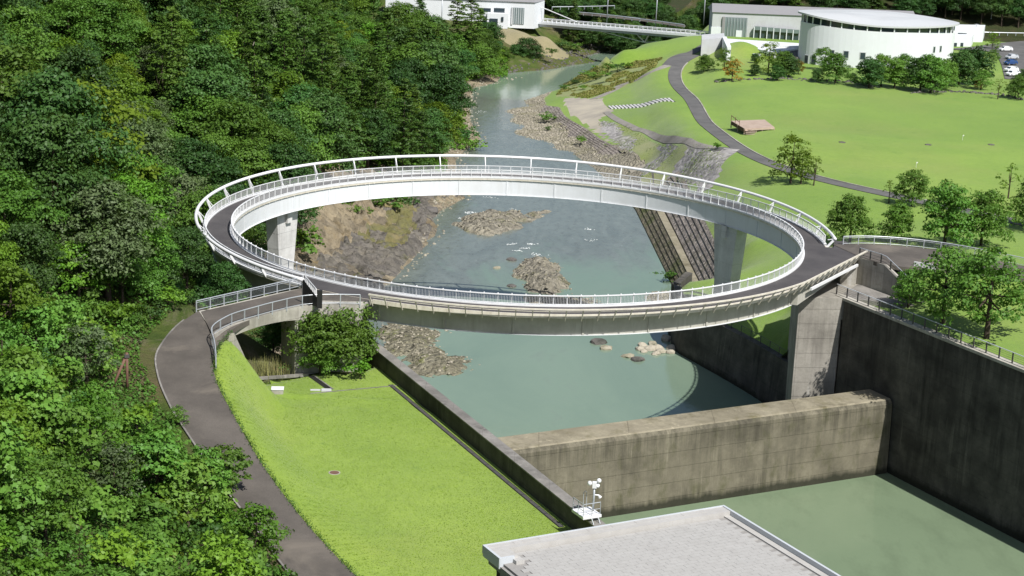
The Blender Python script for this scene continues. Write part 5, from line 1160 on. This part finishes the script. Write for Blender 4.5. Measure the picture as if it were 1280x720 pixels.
sub('door', MB().box((0, 0, 0), (1.8, .2, 2.0)).me('door', BWALL), wn, (1.2, -.2, -1.9))
sub('reveal', MB().box((0, 0, 0), (.8, .5, 5.9)).me('reveal', ROOFG), wn, (-3.6, -.1, 0))
for k in range(7):
    wn = face(946 + k * 8.1, 43 + k * .7, 1.7, 3.4, 'window', GLASS, lb_, .1); sub('arched_frame', MB().box((0, 0, 0), (.25, .9, 4.2)).me('arched_frame', BWALL), wn, (-.98, -.35, .2)); sub('canopy', MB().box((0, 0, 0), (1.7, 1.0, 1.1)).me('canopy', GLASSG), wn, (0, -.2, 1.9))
# white terraces between the halls
tr_ = empty('entrance_terrace', (62, 300, -9), 'white entrance ramps and stair walls in front of the pale stone hall', 'terrace')
def slabpx(L, z0, z1, name, mat): return MB().prism([tuple(p[:2]) for p in pts([(x, y, z1) for x, y in L])], z0, z1).obj(name, mat, tr_)
MB().prism([tuple(p[:2]) for p in pts([(876,67,-9),(905,64,-9),(904,58,-9),(876,60,-9)])], -9.8, -5.2).obj('end_block', BGREY, tr_)
slabpx([(905,48),(1000,54),(1000,58),(930,55),(908,53)], -9.3, -6.6, 'terrace_deck', BWALL)
slabpx([(903,46),(908,45.5),(914,58),(909,59)], -9.2, -4.9, 'ramp_wall', BWALL)
slabpx([(934,57),(1000,57),(1000,60),(968,66),(950,62)], -9.2, -7.2, 'canopy_slab', BWALL)
slabpx([(975,65),(998,59),(998,80),(990,82)], -9.5, -7.6, 'stone_base', STONED)
slabpx([(920,58),(935,61),(952,68),(945,69)], -9.2, -7.9, 'stairs', GALV)
mo = np.array(U(915, 68, -9)); vv = []; ff = []
def mound(name, c, rx_, ry_, h, mat, kind='structure'):
    X, Y = np.meshgrid(np.linspace(-1.3, 1.3, 26), np.linspace(-1.3, 1.3, 26)); Zm = h * np.exp(-(X ** 2 + Y ** 2) * 2.2) - .18 * h
    hf = hR if c[0] > rbank(c[1]) else hL; v = np.stack([c[0] + X * rx_, c[1] + Y * ry_, hf(c[0] + X * rx_, c[1] + Y * ry_) + h * np.exp(-(X ** 2 + Y ** 2) * 2.2) - .09 * h], -1).reshape(-1, 3); i = (np.arange(25)[:, None] * 26 + np.arange(25)[None]).ravel()
    return prop(link(name, mk(name, v, np.stack([i, i + 1, i + 27, i + 26], -1), mat, True)), kind=kind)
mound('grass_mound', (mo[0] + 3, mo[1] + 4, -9.2), 9, 14, 3.2, MEADOW)
TAN = m_grass('dry_tan_grass', (.24, .205, .115), (.28, .24, .14), (.20, .20, .08), .4, .2)
p = UY(683, 46, 338); mound('dry_bank', (p[0], 342, -17.5), 7, 8, 3.4, TAN); p = UY(655, 46, 338); mound('dry_bank', (p[0], 340, -17.0), 8, 8, 2.6, TAN)

lf = empty('white_hall', (-15, 350, -11), 'white cubic hall with grey roof on the far left river bank', 'building')
e0 = UY(667, 36, 348); e1 = UY(677, 32, 356); zt = UY(667, 3, 348)[2]; x0 = e0[0] - 47
MB().prism([(x0, 347.5), (e0[0], 348), (e1[0] + .6, 356), (e1[0] - 4, 366), (x0, 366)], e0[2], zt).obj('wall', BWALL, lf)
MB().add([(x0, 347, zt), (e0[0] + .2, 347.6, zt), (e1[0] + .6, 356, zt), (e1[0] - 4, 366, zt), (x0, 366, zt), (x0, 356, zt + 2.6), (e1[0] - 3, 357, zt + 2.6)], [(0, 1, 6, 5), (1, 2, 6), (2, 3, 6), (3, 4, 5, 6), (0, 5, 4)]).obj('roof', ROOFG, lf)
wn = face(648, 20, 3.6, 5.2, 'window', GLASSG, lf, .1, 348)
for k in range(5): sub('mullion', MB().box((0, 0, 0), (.12, .2, 5)).me('mullion', BWALL), wn, (-1.4 + k * .7, -.12, 0))
sub('reveal', MB().box((0, 0, 0), (.5, .5, 5.4)).me('reveal', BGREY), wn, (-2.0, -.1, 0))
for x, y, w_, h_ in ((624, 13, 3.4, 1.4), (608, 12.5, 2.8, 1.2), (545, 4, 9, .6)): wn = face(x, y, w_, h_, 'window', GLASS, lf, .1, 348); sub('frame', MB().box((0, 0, 0), (w_ + .3, .1, h_ + .3)).me('frame', BGREY), wn, (0, .02, 0))
p = UY(622, 23, 346.5); MB().box((p[0], 346, p[2] - .6), (6.5, 3.2, 4.6)).obj('porch', BWALL, lf); wn = face(617, 27, 2.6, 1.9, 'window', GLASS, lf, .1, 344.3); face(628, 24, .7, 1.4, 'window', GLASS, lf, .1, 344.3)

# far footbridge
fb = empty('far_footbridge', (30, 338, -9), 'long low white footbridge with V strut between the two far halls', 'bridge')
a_, b_ = UY(676, 28.5, 353), UY(890, 46, 323.5)
MB().bar(a_, b_, 3.6, .5).obj('deck', BWALL, fb); MB().bar(a_ - [0, 0, .65], b_ - [0, 0, .65], 2.4, .8).obj('girder', GALV, fb)
dirb = (b_ - a_) / np.linalg.norm(b_ - a_); nb = np.array([dirb[1], -dirb[0], 0])
for sd_ in (1, -1):
    o_ = nb * 1.7 * sd_; MB().bar(a_ + o_ + [0, 0, 1.3], b_ + o_ + [0, 0, 1.3], .16, .18).obj('handrail', WHITE, fb); MB().bar(a_ + o_ + [0, 0, .42], b_ + o_ + [0, 0, .42], .1, .2).obj('lower_rail', WHITE, fb)
    pm_ = MB().box((0, 0, .75), (.2, .16, 1.1)).me('rail_post', WHITE)
    for t in np.linspace(0, 1, 38): p = a_ + (b_ - a_) * t + o_; child('rail_post', pm_, fb, p, math.atan2(dirb[1], dirb[0]))
vb = UY(806, 53, 336.5)
for t in (.57, .645): MB().bar(a_ + (b_ - a_) * t - [0, 0, .9], vb, .3, .3).obj('strut', WHITE, fb)
MB().tube([a_ + (b_ - a_) * .34 - [0, 0, .9], vb, b_ - [0, 0, .6]], .1, 6).obj('tie_rod', WHITE, fb)
MB().tube([UY(677, 9, 353), a_ + (b_ - a_) * .22 + [0, 0, 1.2]], .14, 6).obj('stay', WHITE, fb)
MB().box((b_[0] + 1.5, b_[1] - 1, -7.8), (4.5, 4.5, 3.6)).obj('bearing_block', BWALL, fb)
# roadside guard rails behind the bridge
def guard(L, z, lb):
    P = resample(pts([(x, y, z) for x, y in L]), 24)
    P[:, 2] = [max(z, zr(p[0], p[1]) if p[0] > rbank(p[1]) else z) for p in P]
    rail_thing('guard_rail', P, lb, 'guard rail', .8, 3.0, GALV, [(.75, .16, 'top_rail')], .14)
guard([(690, 11.5), (730, 11), (768, 10)], -7, 'upper white guard rail on the hillside road behind the far footbridge')
guard([(697, 16), (745, 20), (800, 26)], -9, 'middle white guard rail on the road behind the far footbridge')
guard([(780, 24), (820, 29), (855, 34)], -8.5, 'right white guard rail on the road behind the far footbridge')
guard([(1195, 42), (1240, 43.5), (1290, 44.5)], -8.0, 'white guard rail behind the car park')
vb_ = pts([(697,16,-9.2),(745,20,-9.2),(800,26,-9.2),(855,34,-9.2),(858,32,-9.2),(800,23.5,-9.2),(745,17.5,-9.2),(697,13.5,-9.2)])
sheet('far_road', vb_, -9.2, ASPH)
# annex and car park
an_ = empty('annex', U(1195, 58, -9), 'low white annex with curved wall right of the round hall', 'building')
def blk(L, z0, z1, name, mat, par): return MB().prism([tuple(p[:2]) for p in pts([(x, y, -9) for x, y in L])], z0, z1).obj(name, mat, par)
blk([(1178, 58), (1214, 58), (1216, 54), (1180, 54)], -9.6, -6.2, 'wall', BWALL, an_); blk([(1180, 52), (1228, 52), (1230, 47), (1182, 46)], -9.6, -5.0, 'rear_wall', BWALL, an_); blk([(1172, 54), (1186, 54), (1188, 48), (1174, 48)], -9.6, -3.6, 'tower', BGREY, an_)
for x in (1187, 1194, 1202): face(x, 56, 1.0, 1.2, 'window', GLASS, an_, .1, U(x, 58, -9)[1])
face(1198, 44, 5, 1.4, 'window', GLASS, an_, .1, U(1198, 52, -9)[1])
lot = pts([(1180, 62, -9), (1216, 59, -9), (1250, 54, -9), (1300, 50, -9), (1310, 104, -9), (1256, 99, -9), (1252, 82, -9), (1245, 66, -9), (1222, 63, -9)])
sheet('car_park', lot, -8.86, ASPH3)
def car(paint, seed):
    L, W2, Hh = 3.9, .82, 1.55
    prof = [(-1.95, .35), (-1.95, .75), (-1.75, .9), (-1.2, .98), (-.75, 1.45), (-.4, 1.54), (.75, 1.54), (1.45, 1.42), (1.8, .95), (1.95, .85), (1.95, .35)]
    body = MB(); n = len(prof); v = []
    for s_, k in ((-1, 1.0), (1, 1.0)):
        for x, z in prof: wd = W2 * (1 if z < 1.0 else .84); v.append((x, s_ * wd, z))
    body.add(v, [tuple(range(n)), tuple(range(2 * n - 1, n - 1, -1))] + [(i, n + i, n + (i + 1) % n, (i + 1) % n) for i in range(n)])
    gl = MB()
    for s_ in (-1, 1): gl.add([(-.98, s_ * .80, 1.02), (1.5, s_ * .80, 1.02), (1.28, s_ * .715, 1.42), (-.62, s_ * .715, 1.42)], [(0, 1, 2, 3)])
    ws = MB().add([(-1.19, -.68, 1.02), (-1.19, .68, 1.02), (-.8, .6, 1.42), (-.8, -.6, 1.42)], [(0, 1, 2, 3)]); rw_ = MB().add([(1.81, -.68, 1.0), (1.81, .68, 1.0), (1.5, .6, 1.4), (1.5, -.6, 1.4)], [(3, 2, 1, 0)])
    wh = MB(); wv = []
    return body.me('body', paint), gl.me('side_glass', GLASS), ws.me('windscreen', GLASS), rw_.me('rear_window', GLASS)
TYRE = NT('tyre_rubber').done((.02, .02, .02), .9); RIM = NT('alloy_rim').done((.5, .5, .52), .3, .8); LAMPR = NT('red_lamp').done((.4, .02, .02), .3); LAMPW = NT('clear_lamp').done((.7, .7, .68), .2)
def ring_y(r, w_, n=14):
    mb = MB(); mb.tube([(0, -w_ / 2, 0), (0, w_ / 2, 0)], r, n); return mb
TY, RM = ring_y(.31, .2).me('tyre', TYRE), ring_y(.19, .22).me('rim', RIM)
CARP = [m_paint('car_white', (.78, .79, .80), (.6, .6, .6), .1, .25), m_paint('car_blue', (.03, .07, .20), (.03, .05, .1), .2, .25), m_paint('car_silver', (.45, .47, .5), (.4, .4, .4), .1, .25)]
for x, y, c_, rz, lb in ((1257, 64, 0, .3, 'white estate car parked alone at the top of the car park'), (1264.5, 74, 2, .5, 'silver car in the row beside the blue car'), (1263, 81, 1, .5, 'dark blue car in the parked row'), (1264, 90, 0, .5, 'white car parked right behind the dark blue car'), (1266, 95, 0, .5, 'nearest white car at the bottom of the parked row')):
    p = U(x, y, -8.86); e = empty('parked_car', (p[0], p[1], -8.86), lb, 'car', 'cars in the car park', rz)
    for me_ in car(CARP[c_], 0): link(me_.name, me_, e)
    for xx in (-1.2, 1.25):
        for yy in (-.76, .76): wl_ = link('tyre', TY, e); wl_.location = (xx, yy, .31); rm_ = link('rim', RM, wl_)
    for yy in (-.6, .6): link('headlight', MB().box((-1.94, yy, .72), (.08, .3, .16)).me('headlight', LAMPW), e); link('tail_light', MB().box((1.94, yy, .8), (.06, .22, .26)).me('tail_light', LAMPR), e)

# wooden stage on the meadow
sg = empty('wooden_stage', U(940, 160, -9), 'low brown timber stage with steps on the meadow', 'stage')
ZS = zr(*HIT(940, 162, hR)[:2]) + 1.15; sc_ = pts([(914, 151, ZS), (931, 161, ZS), (968, 159, ZS), (956, 149.5, ZS)])
n_pl = 16
for k in range(n_pl):
    t0, t1 = k / n_pl, (k + .93) / n_pl; q_ = [sc_[0] + (sc_[3] - sc_[0]) * t0, sc_[1] + (sc_[2] - sc_[1]) * t0, sc_[1] + (sc_[2] - sc_[1]) * t1, sc_[0] + (sc_[3] - sc_[0]) * t1]
    MB().prism([tuple(p[:2]) for p in q_], ZS - .12, ZS + .02).obj('deck_plank', TIMBER, sg)
for s_ in np.linspace(0, 1, 6):
    for t_ in (0.02, .5, .98):
        p = sc_[0] * (1 - s_) * (1 - t_) + sc_[1] * (1 - s_) * t_ + sc_[3] * s_ * (1 - t_) + sc_[2] * s_ * t_; MB().box((p[0], p[1], ZS - .75), (.2, .2, 1.4)).obj('leg', TIMBER, sg)
MB().bar(sc_[1] - [0, 0, .25], sc_[2] - [0, 0, .25], .12, .3).obj('front_beam', TIMBER, sg); MB().bar(sc_[0] - [0, 0, .4], sc_[1] - [0, 0, .4], .1, .7).obj('side_skirt', BROWNP, sg)
sp_ = (sc_[1] * .82 + sc_[2] * .18) - [0, .3, 0]
for k in range(4): MB().box((sp_[0], sp_[1] - k * .35, ZS - .15 - k * .26), (2.0, .34, .08)).obj('stair_tread', TIMBER, sg)
for t_ in (0, .3, .6): p = sc_[0] + (sc_[1] - sc_[0]) * t_; MB().box((p[0], p[1], ZS + .6), (.1, .1, 1.2)).obj('rail_post', BROWNP, sg)
MB().bar(sc_[0] + [0, 0, 1.1], sc_[0] + (sc_[1] - sc_[0]) * .6 + [0, 0, .7], .1, .1).obj('handrail', BROWNP, sg)

# ------------------------------------------------------------------ park trees and shrubs
def park(pr_, x, y, hpx, lab, z=-9, name='park_tree', group=None, hf=zr, sx=1., cat='tree'):
    p = U(x, y, z)
    for _ in range(3): p = U(x, y, hf(p[0], p[1]))
    s = hpx / (FPX / np.linalg.norm(p - CAM)) / pr_[3]; return plant(pr_, name, (p[0], p[1], p[2] - .1), lab, cat, group, s, None, sx)
for i, x, y, h, lab in ((0,1062,303,58,'rounded bright green tree beyond the road railing at the right end of the ring'),(1,1121,303,48,'smaller round tree second from the ring beyond the road railing'),(1,1180,309,78,'tallest tree beyond the right road railing'),(0,1226,307,66,'leafy tree fourth from the ring beyond the right road railing'),
      (3,1178,404,94,'open crowned tree standing on the grass above the middle of the retaining wall'),(3,1233,423,108,'open crowned tree nearest the retaining wall fence at the right'),(1,1135,385,48,'small dense tree beside the dark wing of the right abutment'),(0,1290,288,62,'dark tree cut by the right edge beyond the road')):
    park(PARK[i], x, y, h, lab, -3 if y > 350 else -7, sx=1.0 if i == 3 else .92)
for pr_, x, y, h, lab in ((SPARSE[0],988,229,62,'tall yellow green tree on the meadow beside the park path'),(SPARSE[0],1001,230,42,'shorter yellow green tree right of the tall one by the park path'),(SPARSE[1],1017,232,38,'thin almost leafless tree at the bend of the park path'),(SPARSE[1],1111,254,30,'thin pale tree beside the park path left of the small green tree'),(PARK[1],1140,258,44,'small green tree with pointed top beside the park path'),(SPARSE[1],1260,248,44,'slim yellowish tree standing alone on the far right meadow'),(SHR[3],1180,250,14,'low round shrub on the meadow near the right path'),
      (PARK[0],880,91,22,'broad light green tree beside the far end of the park path'),(PARK[2],881,83,12,'small dark round tree behind the broad light tree'),(SPARSE[0],905,88,28,'yellow green tree on the grass mound by the white terrace'),(SPARSE[2],915,101,27,'golden orange tree in front of the grass mound'),(PARK[2],943,79,12,'upper small dark tree left of the stone hall terrace'),(PARK[2],944,95,15,'lower small dark tree on the lawn left of the terrace'),(SPARSE[0],960,92,40,'tall yellowing tree in front of the white terrace'),(PARK[0],978,95,30,'bushy green tree before the stone base of the terrace'),(PARK[2],972,101,20,'dark low tree in the group before the terrace'),(SPARSE[2],998,93,18,'small orange tree by the left edge of the round hall'),(PARK[2],986,96,26,'dark green tree behind the orange one beside the round hall'),
      (PARK[2],1021,103,17,'small dark tree on the lawn in front of the round hall door'),(PARK[3],1030,88,28,'slender light green tree close to the round hall wall'),(PARK[0],1044,104,36,'full green tree in front of the second window of the round hall'),(PARK[2],1066,101,10,'very small tree between two larger ones before the round hall'),
      (PARK[2],1086,110,36,'dark green tree at the left of the dense group before the round hall'),(PARK[0],1101,108,38,'green tree second in the dense group before the round hall'),(PARK[1],1118,110,36,'olive green tree in the middle of the dense group before the round hall'),(PARK[0],1128,104,34,'lighter tree behind the middle of the dense group'),(PARK[2],1150,114,42,'large dark tree at the near edge of the group before the round hall'),(PARK[0],1163,116,44,'tall green tree right of the large dark one'),(PARK[1],1180,112,36,'bright green tree under the dark spreading crown'),(PARK[2],1198,108,42,'dark tree left of the spreading crown before the annex'),(PARK[2],1217,106,44,'wide dark spreading tree before the annex'),(PARK[3],1226,112,24,'small light tree right of the dark spreading tree'),(SPARSE[1],1247,124,26,'thin young tree on the lawn below the car park'),(PARK[0],1272,124,28,'round green tree at the right edge below the car park'),(PARK[1],1284,110,26,'tree at the right edge beside the parked cars'),(SPARSE[0],1240,62,22,'yellowing tree between the annex and the white car'),(PARK[3],1241,78,16,'small green tree on the grass beside the car park'),(SPARSE[2],1222,112,12,'low reddish shrub under the dark spreading tree')):
    park(pr_, x, y, h, lab)
for k, (pr_, x, y, h, z, hf, lab) in enumerate(((SHR[1],800,362,14,-20.5,zr,'bright shrub on the gravel patch in front of the lower revetment'),(SHR[0],822,360,18,-20.5,zr,'leafy shrub at the river foot of the lower revetment'),(SHR[3],843,358,20,-20.4,zr,'dark shrub against the end of the lower revetment'),(SHR[0],683,152,12,-20.4,zr,'round bright shrub on the gravel bar beside the bend revetment'),(SHR[3],685,163,6,-20.4,zr,'tiny shrub on the gravel bar'),(SHR[1],726,180,10,-20.3,zr,'small shrub at the foot of the bend revetment'),(SHR[1],896,187,9,-9.5,zr,'small bright bush at the park path junction'),(SHR[3],858,217,6,-11,zr,'tiny dark bush on the cobble slope'),
      (SHR[0],372,318,34,-13,zl,'bright yellow green shrub beside the left bridge pier'),(SHR[4],360,312,28,-12,zl,'light shrub at the foot of the left bridge pier'),(SHR[3],448,276,20,-14,zl,'dark shrub hanging over the tan cliff'),(SHR[0],480,262,22,-14,zl,'bright shrub on top of the tan cliff left of the boulder'),(SHR[5],510,258,16,-15,zl,'dark shrub near the boulder on the left bank'),(SHR[1],428,268,24,-13,zl,'green shrub on the cliff top inside the ring'),(SHR[1],497,255,18,-15,zl,'light green shrub above the left bank path'),(SHR[0],590,190,18,-19,zl,'bank shrub just behind the far rail of the ring'),(SHR[5],582,176,18,-19,zl,'dark bank shrub beside the far left water edge'),(SHR[1],570,165,22,-18,zl,'bright shrub on the bank above the far left water edge'),(SHR[4],560,150,22,-18,zl,'yellowish shrub on the far left bank'))):
    park(pr_, x, y, h, lab, z, 'shrub', None, hf, 1.1, 'shrub')
# big bush at the approach abutment with reeds
ABU = shrub(57, 4.3, 7.4, L_PARK, .34, 38, 34, 18, .85, .6); pb = U(418, 472, -7.2); plant(ABU, 'large_bush', (pb[0], pb[1] + 2.4, -7.6), 'large leafy green bush in front of the pale approach abutment', 'bush', None, 1.0, .4)
for x, y, h, pr_, lab in ((450, 474, 26, SHR[1], 'low bright shrub at the right foot of the large bush'), (372, 466, 40, PARK[1], 'arching shrub in the dark opening under the approach span'), (400, 468, 44, PARK[0], 'leafy shrub at the left foot of the large bush'), (355, 470, 18, SHR[3], 'small shrub in front of the dark opening under the approach')):
    park(pr_, x, y, h, lab, -7, 'shrub', None, zl, 1.1, 'shrub')
r = np.random.default_rng(3); n = 500; c_ = U(328, 470, -7); px_ = np.c_[c_[0] + r.normal(0, 1.1, n), c_[1] + 1.2 + r.normal(0, .8, n)]
v = []; f = []
for k in range(n):
    x, y = px_[k]; z = -7.2; h = r.uniform(.8, 2.2); a = r.uniform(0, 6.28); l = r.uniform(.1, .7); w_ = .03
    v += [(x - w_ * math.sin(a), y + w_ * math.cos(a), z), (x + w_ * math.sin(a), y - w_ * math.cos(a), z), (x + l * math.cos(a), y + l * math.sin(a), z + h)]; f.append((3 * k, 3 * k + 1, 3 * k + 2))
prop(link('reeds', mk('reeds', v, f, m_grass('reed_grass', (.20, .22, .06), (.26, .24, .10), (.32, .2, .12), .6, 1.5))), 'tuft of pale reeds beside the sloping kerb under the approach', 'reeds', None, 'stuff')
# overgrown lawn edge along the road
r = np.random.default_rng(23); n = 3000; t_ = r.uniform(8, 69, n); i_ = t_.astype(int).clip(0, 68); fr = (t_ - i_)[:, None]; P_e = RR[i_] * (1 - fr) + RR[i_ + 1] * fr
v, f = leaves(np.c_[P_e[:, 0] + r.normal(.12, .16, n), P_e[:, 1] + r.normal(0, .1, n), P_e[:, 2] + r.uniform(-.05, .16, n)], unit(r, n, .1), .14, r, asp=.5, up=.3)
prop(link('lawn_edge_tufts', mk('lawn_edge_tufts', v, f, L_DARK)), 'dark grass tufts overhanging the edge between the lawn and the road', 'grass', None, 'stuff')
# rough tufted grass on the river bank and among the cobbles
DRYL = m_leaf('dry_grass_blade', (.20, .22, .06), (.30, .29, .11), (.16, .21, .04), .2, .05)
def tufts(name, poly, n, size, mat, seed, lab):
    r = np.random.default_rng(seed); lo, hi = poly[:, :2].min(0), poly[:, :2].max(0); S = r.uniform(lo, hi, (n * 3, 2)); k = inpoly(S[:, 0], S[:, 1], poly) & (fbm(S[:, 0] * .15, S[:, 1] * .1, 4, seed) > .42); S = S[k][:n]
    z = hR(S[:, 0], S[:, 1]) + r.uniform(.0, .5, len(S)) * fbm(S[:, 0] * .3, S[:, 1] * .3, 3, 2); v, f = leaves(np.c_[S, z], unit(r, len(S), -.1), size, r, asp=.5, up=.1)
    prop(link(name, mk(name, v, f, mat)), lab, 'grass', None, 'stuff')
tufts('rough_bank_grass', rough, 22000, .5, DRYL, 5, 'rough yellowish grass on the river bank beyond the bend revetment')
tufts('cobble_grass', cob, 3200, .26, L_YEL, 6, 'dry grass growing between the cobbles below the park path')
# mown grass blades
G_L = m_leaf('lawn_blade', (.165, .258, .025), (.225, .322, .038), (.19, .285, .030), .12, .02); G_M = m_leaf('meadow_blade', (.12, .215, .02), (.225, .315, .045), (.165, .265, .03), .15, .02)
def turf(name, poly, n, size, mat, seed, lab, hf, skip=None):
    r = np.random.default_rng(seed); lo, hi = poly[:, :2].min(0), poly[:, :2].max(0); S = r.uniform(lo, hi, (n * 4, 2)); k = inpoly(S[:, 0], S[:, 1], poly) & (r.random(len(S)) < .25 + 1.1 * fbm(S[:, 0] * .35, S[:, 1] * .35, 4, seed)); S = S[k]
    if skip is not None: S = S[skip(S[:, 0], S[:, 1])]
    S = S[:n]; v, f = leaves(np.c_[S, hf(S[:, 0], S[:, 1]) + r.uniform(.0, .035, len(S))], unit(r, len(S), .6), size, r, asp=.5, up=3.)
    prop(link(name, mk(name, v, f, mat)), lab, 'grass', None, 'stuff')
turf('lawn_grass', lawn_poly, 120000, .11, G_L, 8, 'short mown grass blades of the near lawn', hL, lambda x, y: (x < XLW(y) - 1.3) & (np.hypot(x - b2[0], y - b2[1]) > .7) & (np.hypot(x - b0[0], y - b0[1]) > 1.) & (np.hypot(x - b1[0], y - b1[1]) > 1.4) & (y > -104))
# trees on the far left bank and cypresses by the white hall
for pr_, x, y, h, lab, sx in ((CON[1],570,62,72,'tall pointed cypress on the left in front of the white hall',1.9),(CON[0],588,58,66,'cypress right of the tallest one in front of the white hall',1.9),(CON[2],600,60,50,'shortest cypress in front of the white hall',1.9),(CON[0],524,60,62,'pointed conifer in front of the left end of the white hall',1.9),(BIG[1],657,92,46,'large dark tree overhanging the far river bend',1.25),(BIG[4],668,90,32,'round green tree beside the dark tree at the river bend',1.2),(BIG[1],645,90,36,'dark tree at the left of the far river bend',1.2),(BIG[3],615,85,36,'bright tree on the bank below the white hall',1.2),(BIG[0],628,88,30,'mid green tree on the bank left of the river bend',1.2),(BIG[0],596,105,50,'tall mid green tree at the far left water edge',1.3),(BIG[1],575,112,52,'dark tree at the far left water edge',1.3),(BIG[4],560,100,60,'large green tree behind the far left water edge',1.3)):
    park(pr_, x, y, h, lab, -16, 'bank_tree', None, zl, sx)
for k, (x, y, h) in enumerate(((748,90,8),(760,88,9),(772,87,9),(785,86,8),(735,96,8),(745,100,7),(720,104,6),(728,112,6),(757,95,6),(705,112,7))):
    park(SHR[[0, 3, 5, 1][k % 4]], x, y, h, 'low riverside shrub on the rough bank beyond the bend revetment', -18, 'shrub', 'shrubs on the rough river bank', zr, 1.5, 'shrub')
for k, (x, y, h) in enumerate(((702,60,10),(720,62,9),(740,55,10),(760,60,12),(785,56,14),(840,66,16),(852,60,16),(828,62,14),(860,56,14),(690,68,8),(712,72,6))):
    park(SHR[[5, 3, 1, 5][k % 4]], x, y, h, 'dark shrub on the far gravel flat below the distant footbridge', -19, 'shrub', 'shrubs below the far footbridge', zl if x < 800 else zr, 1.5, 'shrub')
# forest behind the far halls
r = np.random.default_rng(15); nb_ = 0
for y in np.arange(368, 402, 6.6):
    for x in np.arange(-70, 215, 6.6):
        xx, yy = x + r.uniform(-2.5, 2.5), y + r.uniform(-2.5, 2.5)
        if xx < 12 and yy < 392: continue
        if xx > 55 and yy < 385: pass
        z = zr(xx, yy) if xx > rbank(yy) - 6 else zl(xx, yy)
        q = proj((xx, yy, z + 6))
        if not (-30 < q[0] < 1320 and -60 < q[1] < 60): continue
        i = r.integers(0, 5); pr_ = [BIG[1], BIG[6], CON[0], BIG[1], BIG[0]][i]
        if pr_ is CON[0]: plant(pr_, 'cedar_tree', (xx, yy, z), 'dark cedar in the forest behind the far halls ' + ('left of the stone hall' if q[0] < 880 else 'above the halls' if q[0] < 1190 else 'above the car park'), 'tree', 'trees behind the far halls', r.uniform(.7, .95), None, 1.3)
        else: plant(pr_, 'backdrop_tree', (xx, yy, z), 'dark green broadleaf tree in the forest behind the far halls ' + ('left of the stone hall' if q[0] < 880 else 'above the halls' if q[0] < 1190 else 'above the car park'), 'tree', 'trees behind the far halls', r.uniform(.8, 1.05), None, 1.1)
        nb_ += 1
for y in (404, 411):
    for x in np.arange(-30, 90, 7.):
        xx, yy = x + r.uniform(-2, 2), y + r.uniform(-2, 2); z = zr(xx, yy) if xx > rbank(yy) - 6 else zl(xx, yy); plant(BIG[1], 'backdrop_tree', (xx, yy, z), 'dark green broadleaf tree in the forest behind the far footbridge', 'tree', 'trees behind the far halls', r.uniform(.85, 1.1), None, 1.15)
print('back trees', nb_)
# border stones, golf flags, poles, dead trunks
S = []
for a, b in (((985, 100), (1060, 103)), ((1060, 103), (1090, 110)), ((1140, 117), (1190, 115)), ((1190, 115), (1245, 118)), ((1245, 118), (1290, 126)), ((895, 97), (985, 100))):
    for t in np.linspace(0, 1, 26): S.append(U(a[0] + (b[0] - a[0]) * t + r.normal(0, .8), a[1] + (b[1] - a[1]) * t + r.normal(0, .5), -9))
S = np.array(S); scatter_stones('border_stones', np.c_[S[:, :2], hR(S[:, 0], S[:, 1])], r.uniform(.25, .6, len(S)), STONED, 66, 'row of dark stones bordering the lawn before the halls', 'stones')
for x, y, lb in ((1145, 210, 'nearest short white golf marker flag on the meadow'), (1203, 176, 'farther golf marker flag on the meadow')):
    p = U(x, y, -9); z = zr(p[0], p[1]); e = empty('golf_flag', (p[0], p[1], z), lb, 'flag'); MB().tube([(p[0], p[1], z), (p[0], p[1], z + 1.1)], .03, 6).obj('pole', WHITE, e); MB().box((p[0] + .12, p[1], z + .98), (.24, .03, .2)).obj('pennant', WHITE, e)
for x, y in ((1052, 183), (1160, 183), (1239, 182)):
    p = U(x, y, -9); o = link('tee_mat', rockmesh('tee_mat', x, STONED, 1, .1)); o.location = (p[0], p[1], zr(p[0], p[1])); o.scale = (.8, .8, .35); prop(o, 'small dark tee mound on the meadow', 'mound', 'tee mounds on the meadow')
for x, yb_, Y, lb in ((552, 30, 340, 'slim utility pole before the left end of the white hall'), (759, 18, 362, 'utility pole beside the upper guard rail'), (820, 24, 360, 'utility pole behind the middle guard rail'), (880, 20, 368, 'utility pole left of the stone hall roof'), (1046, 14, 370, 'utility pole behind the stone hall'), (1237, 40, 372, 'tall utility pole in the forest behind the car park'), (1220, 40, 345, 'lamp pole beside the annex')):
    p = UY(x, yb_, Y); z0 = p[2] - 3; e = empty('utility_pole', (p[0], p[1], z0), lb, 'pole'); MB().tube([(p[0], p[1], z0), (p[0], p[1], p[2] + 9 if x != 1220 else p[2] + 2.5)], .16, 8).obj('shaft', GALV, e, True); MB().bar((p[0] - .7, p[1], p[2] + (8.3 if x != 1220 else 2.4)), (p[0] + .7, p[1], p[2] + (8.3 if x != 1220 else 2.4)), .1, .12).obj('cross_arm', GALV, e)
for (x0_, y0_, x1_, y1_, Y, lb) in ((285, 134, 318, 52, 100, 'long pale dead trunk leaning against the cedars'), (277, 122, 280, 97, 100, 'short pale dead trunk beside the leaning one'), (502, 181, 510, 143, 150, 'pale bare trunk near the far left bank')):
    a_, b_ = UY(x0_, y0_, Y), UY(x1_, y1_, Y + 1); m_ = (a_ + b_) / 2 + [0, 0, -.3]; e = empty('dead_tree', a_, lb, 'dead tree')
    MB().tube([a_ - [0, 0, 3], a_, m_, b_], [.2, .2, .16, .06], 7).obj('trunk', BARKP, e, True); MB().tube([m_, m_ + [.6, -.3, 1.3]], [.08, .02], 5).obj('branch', BARKP, e)
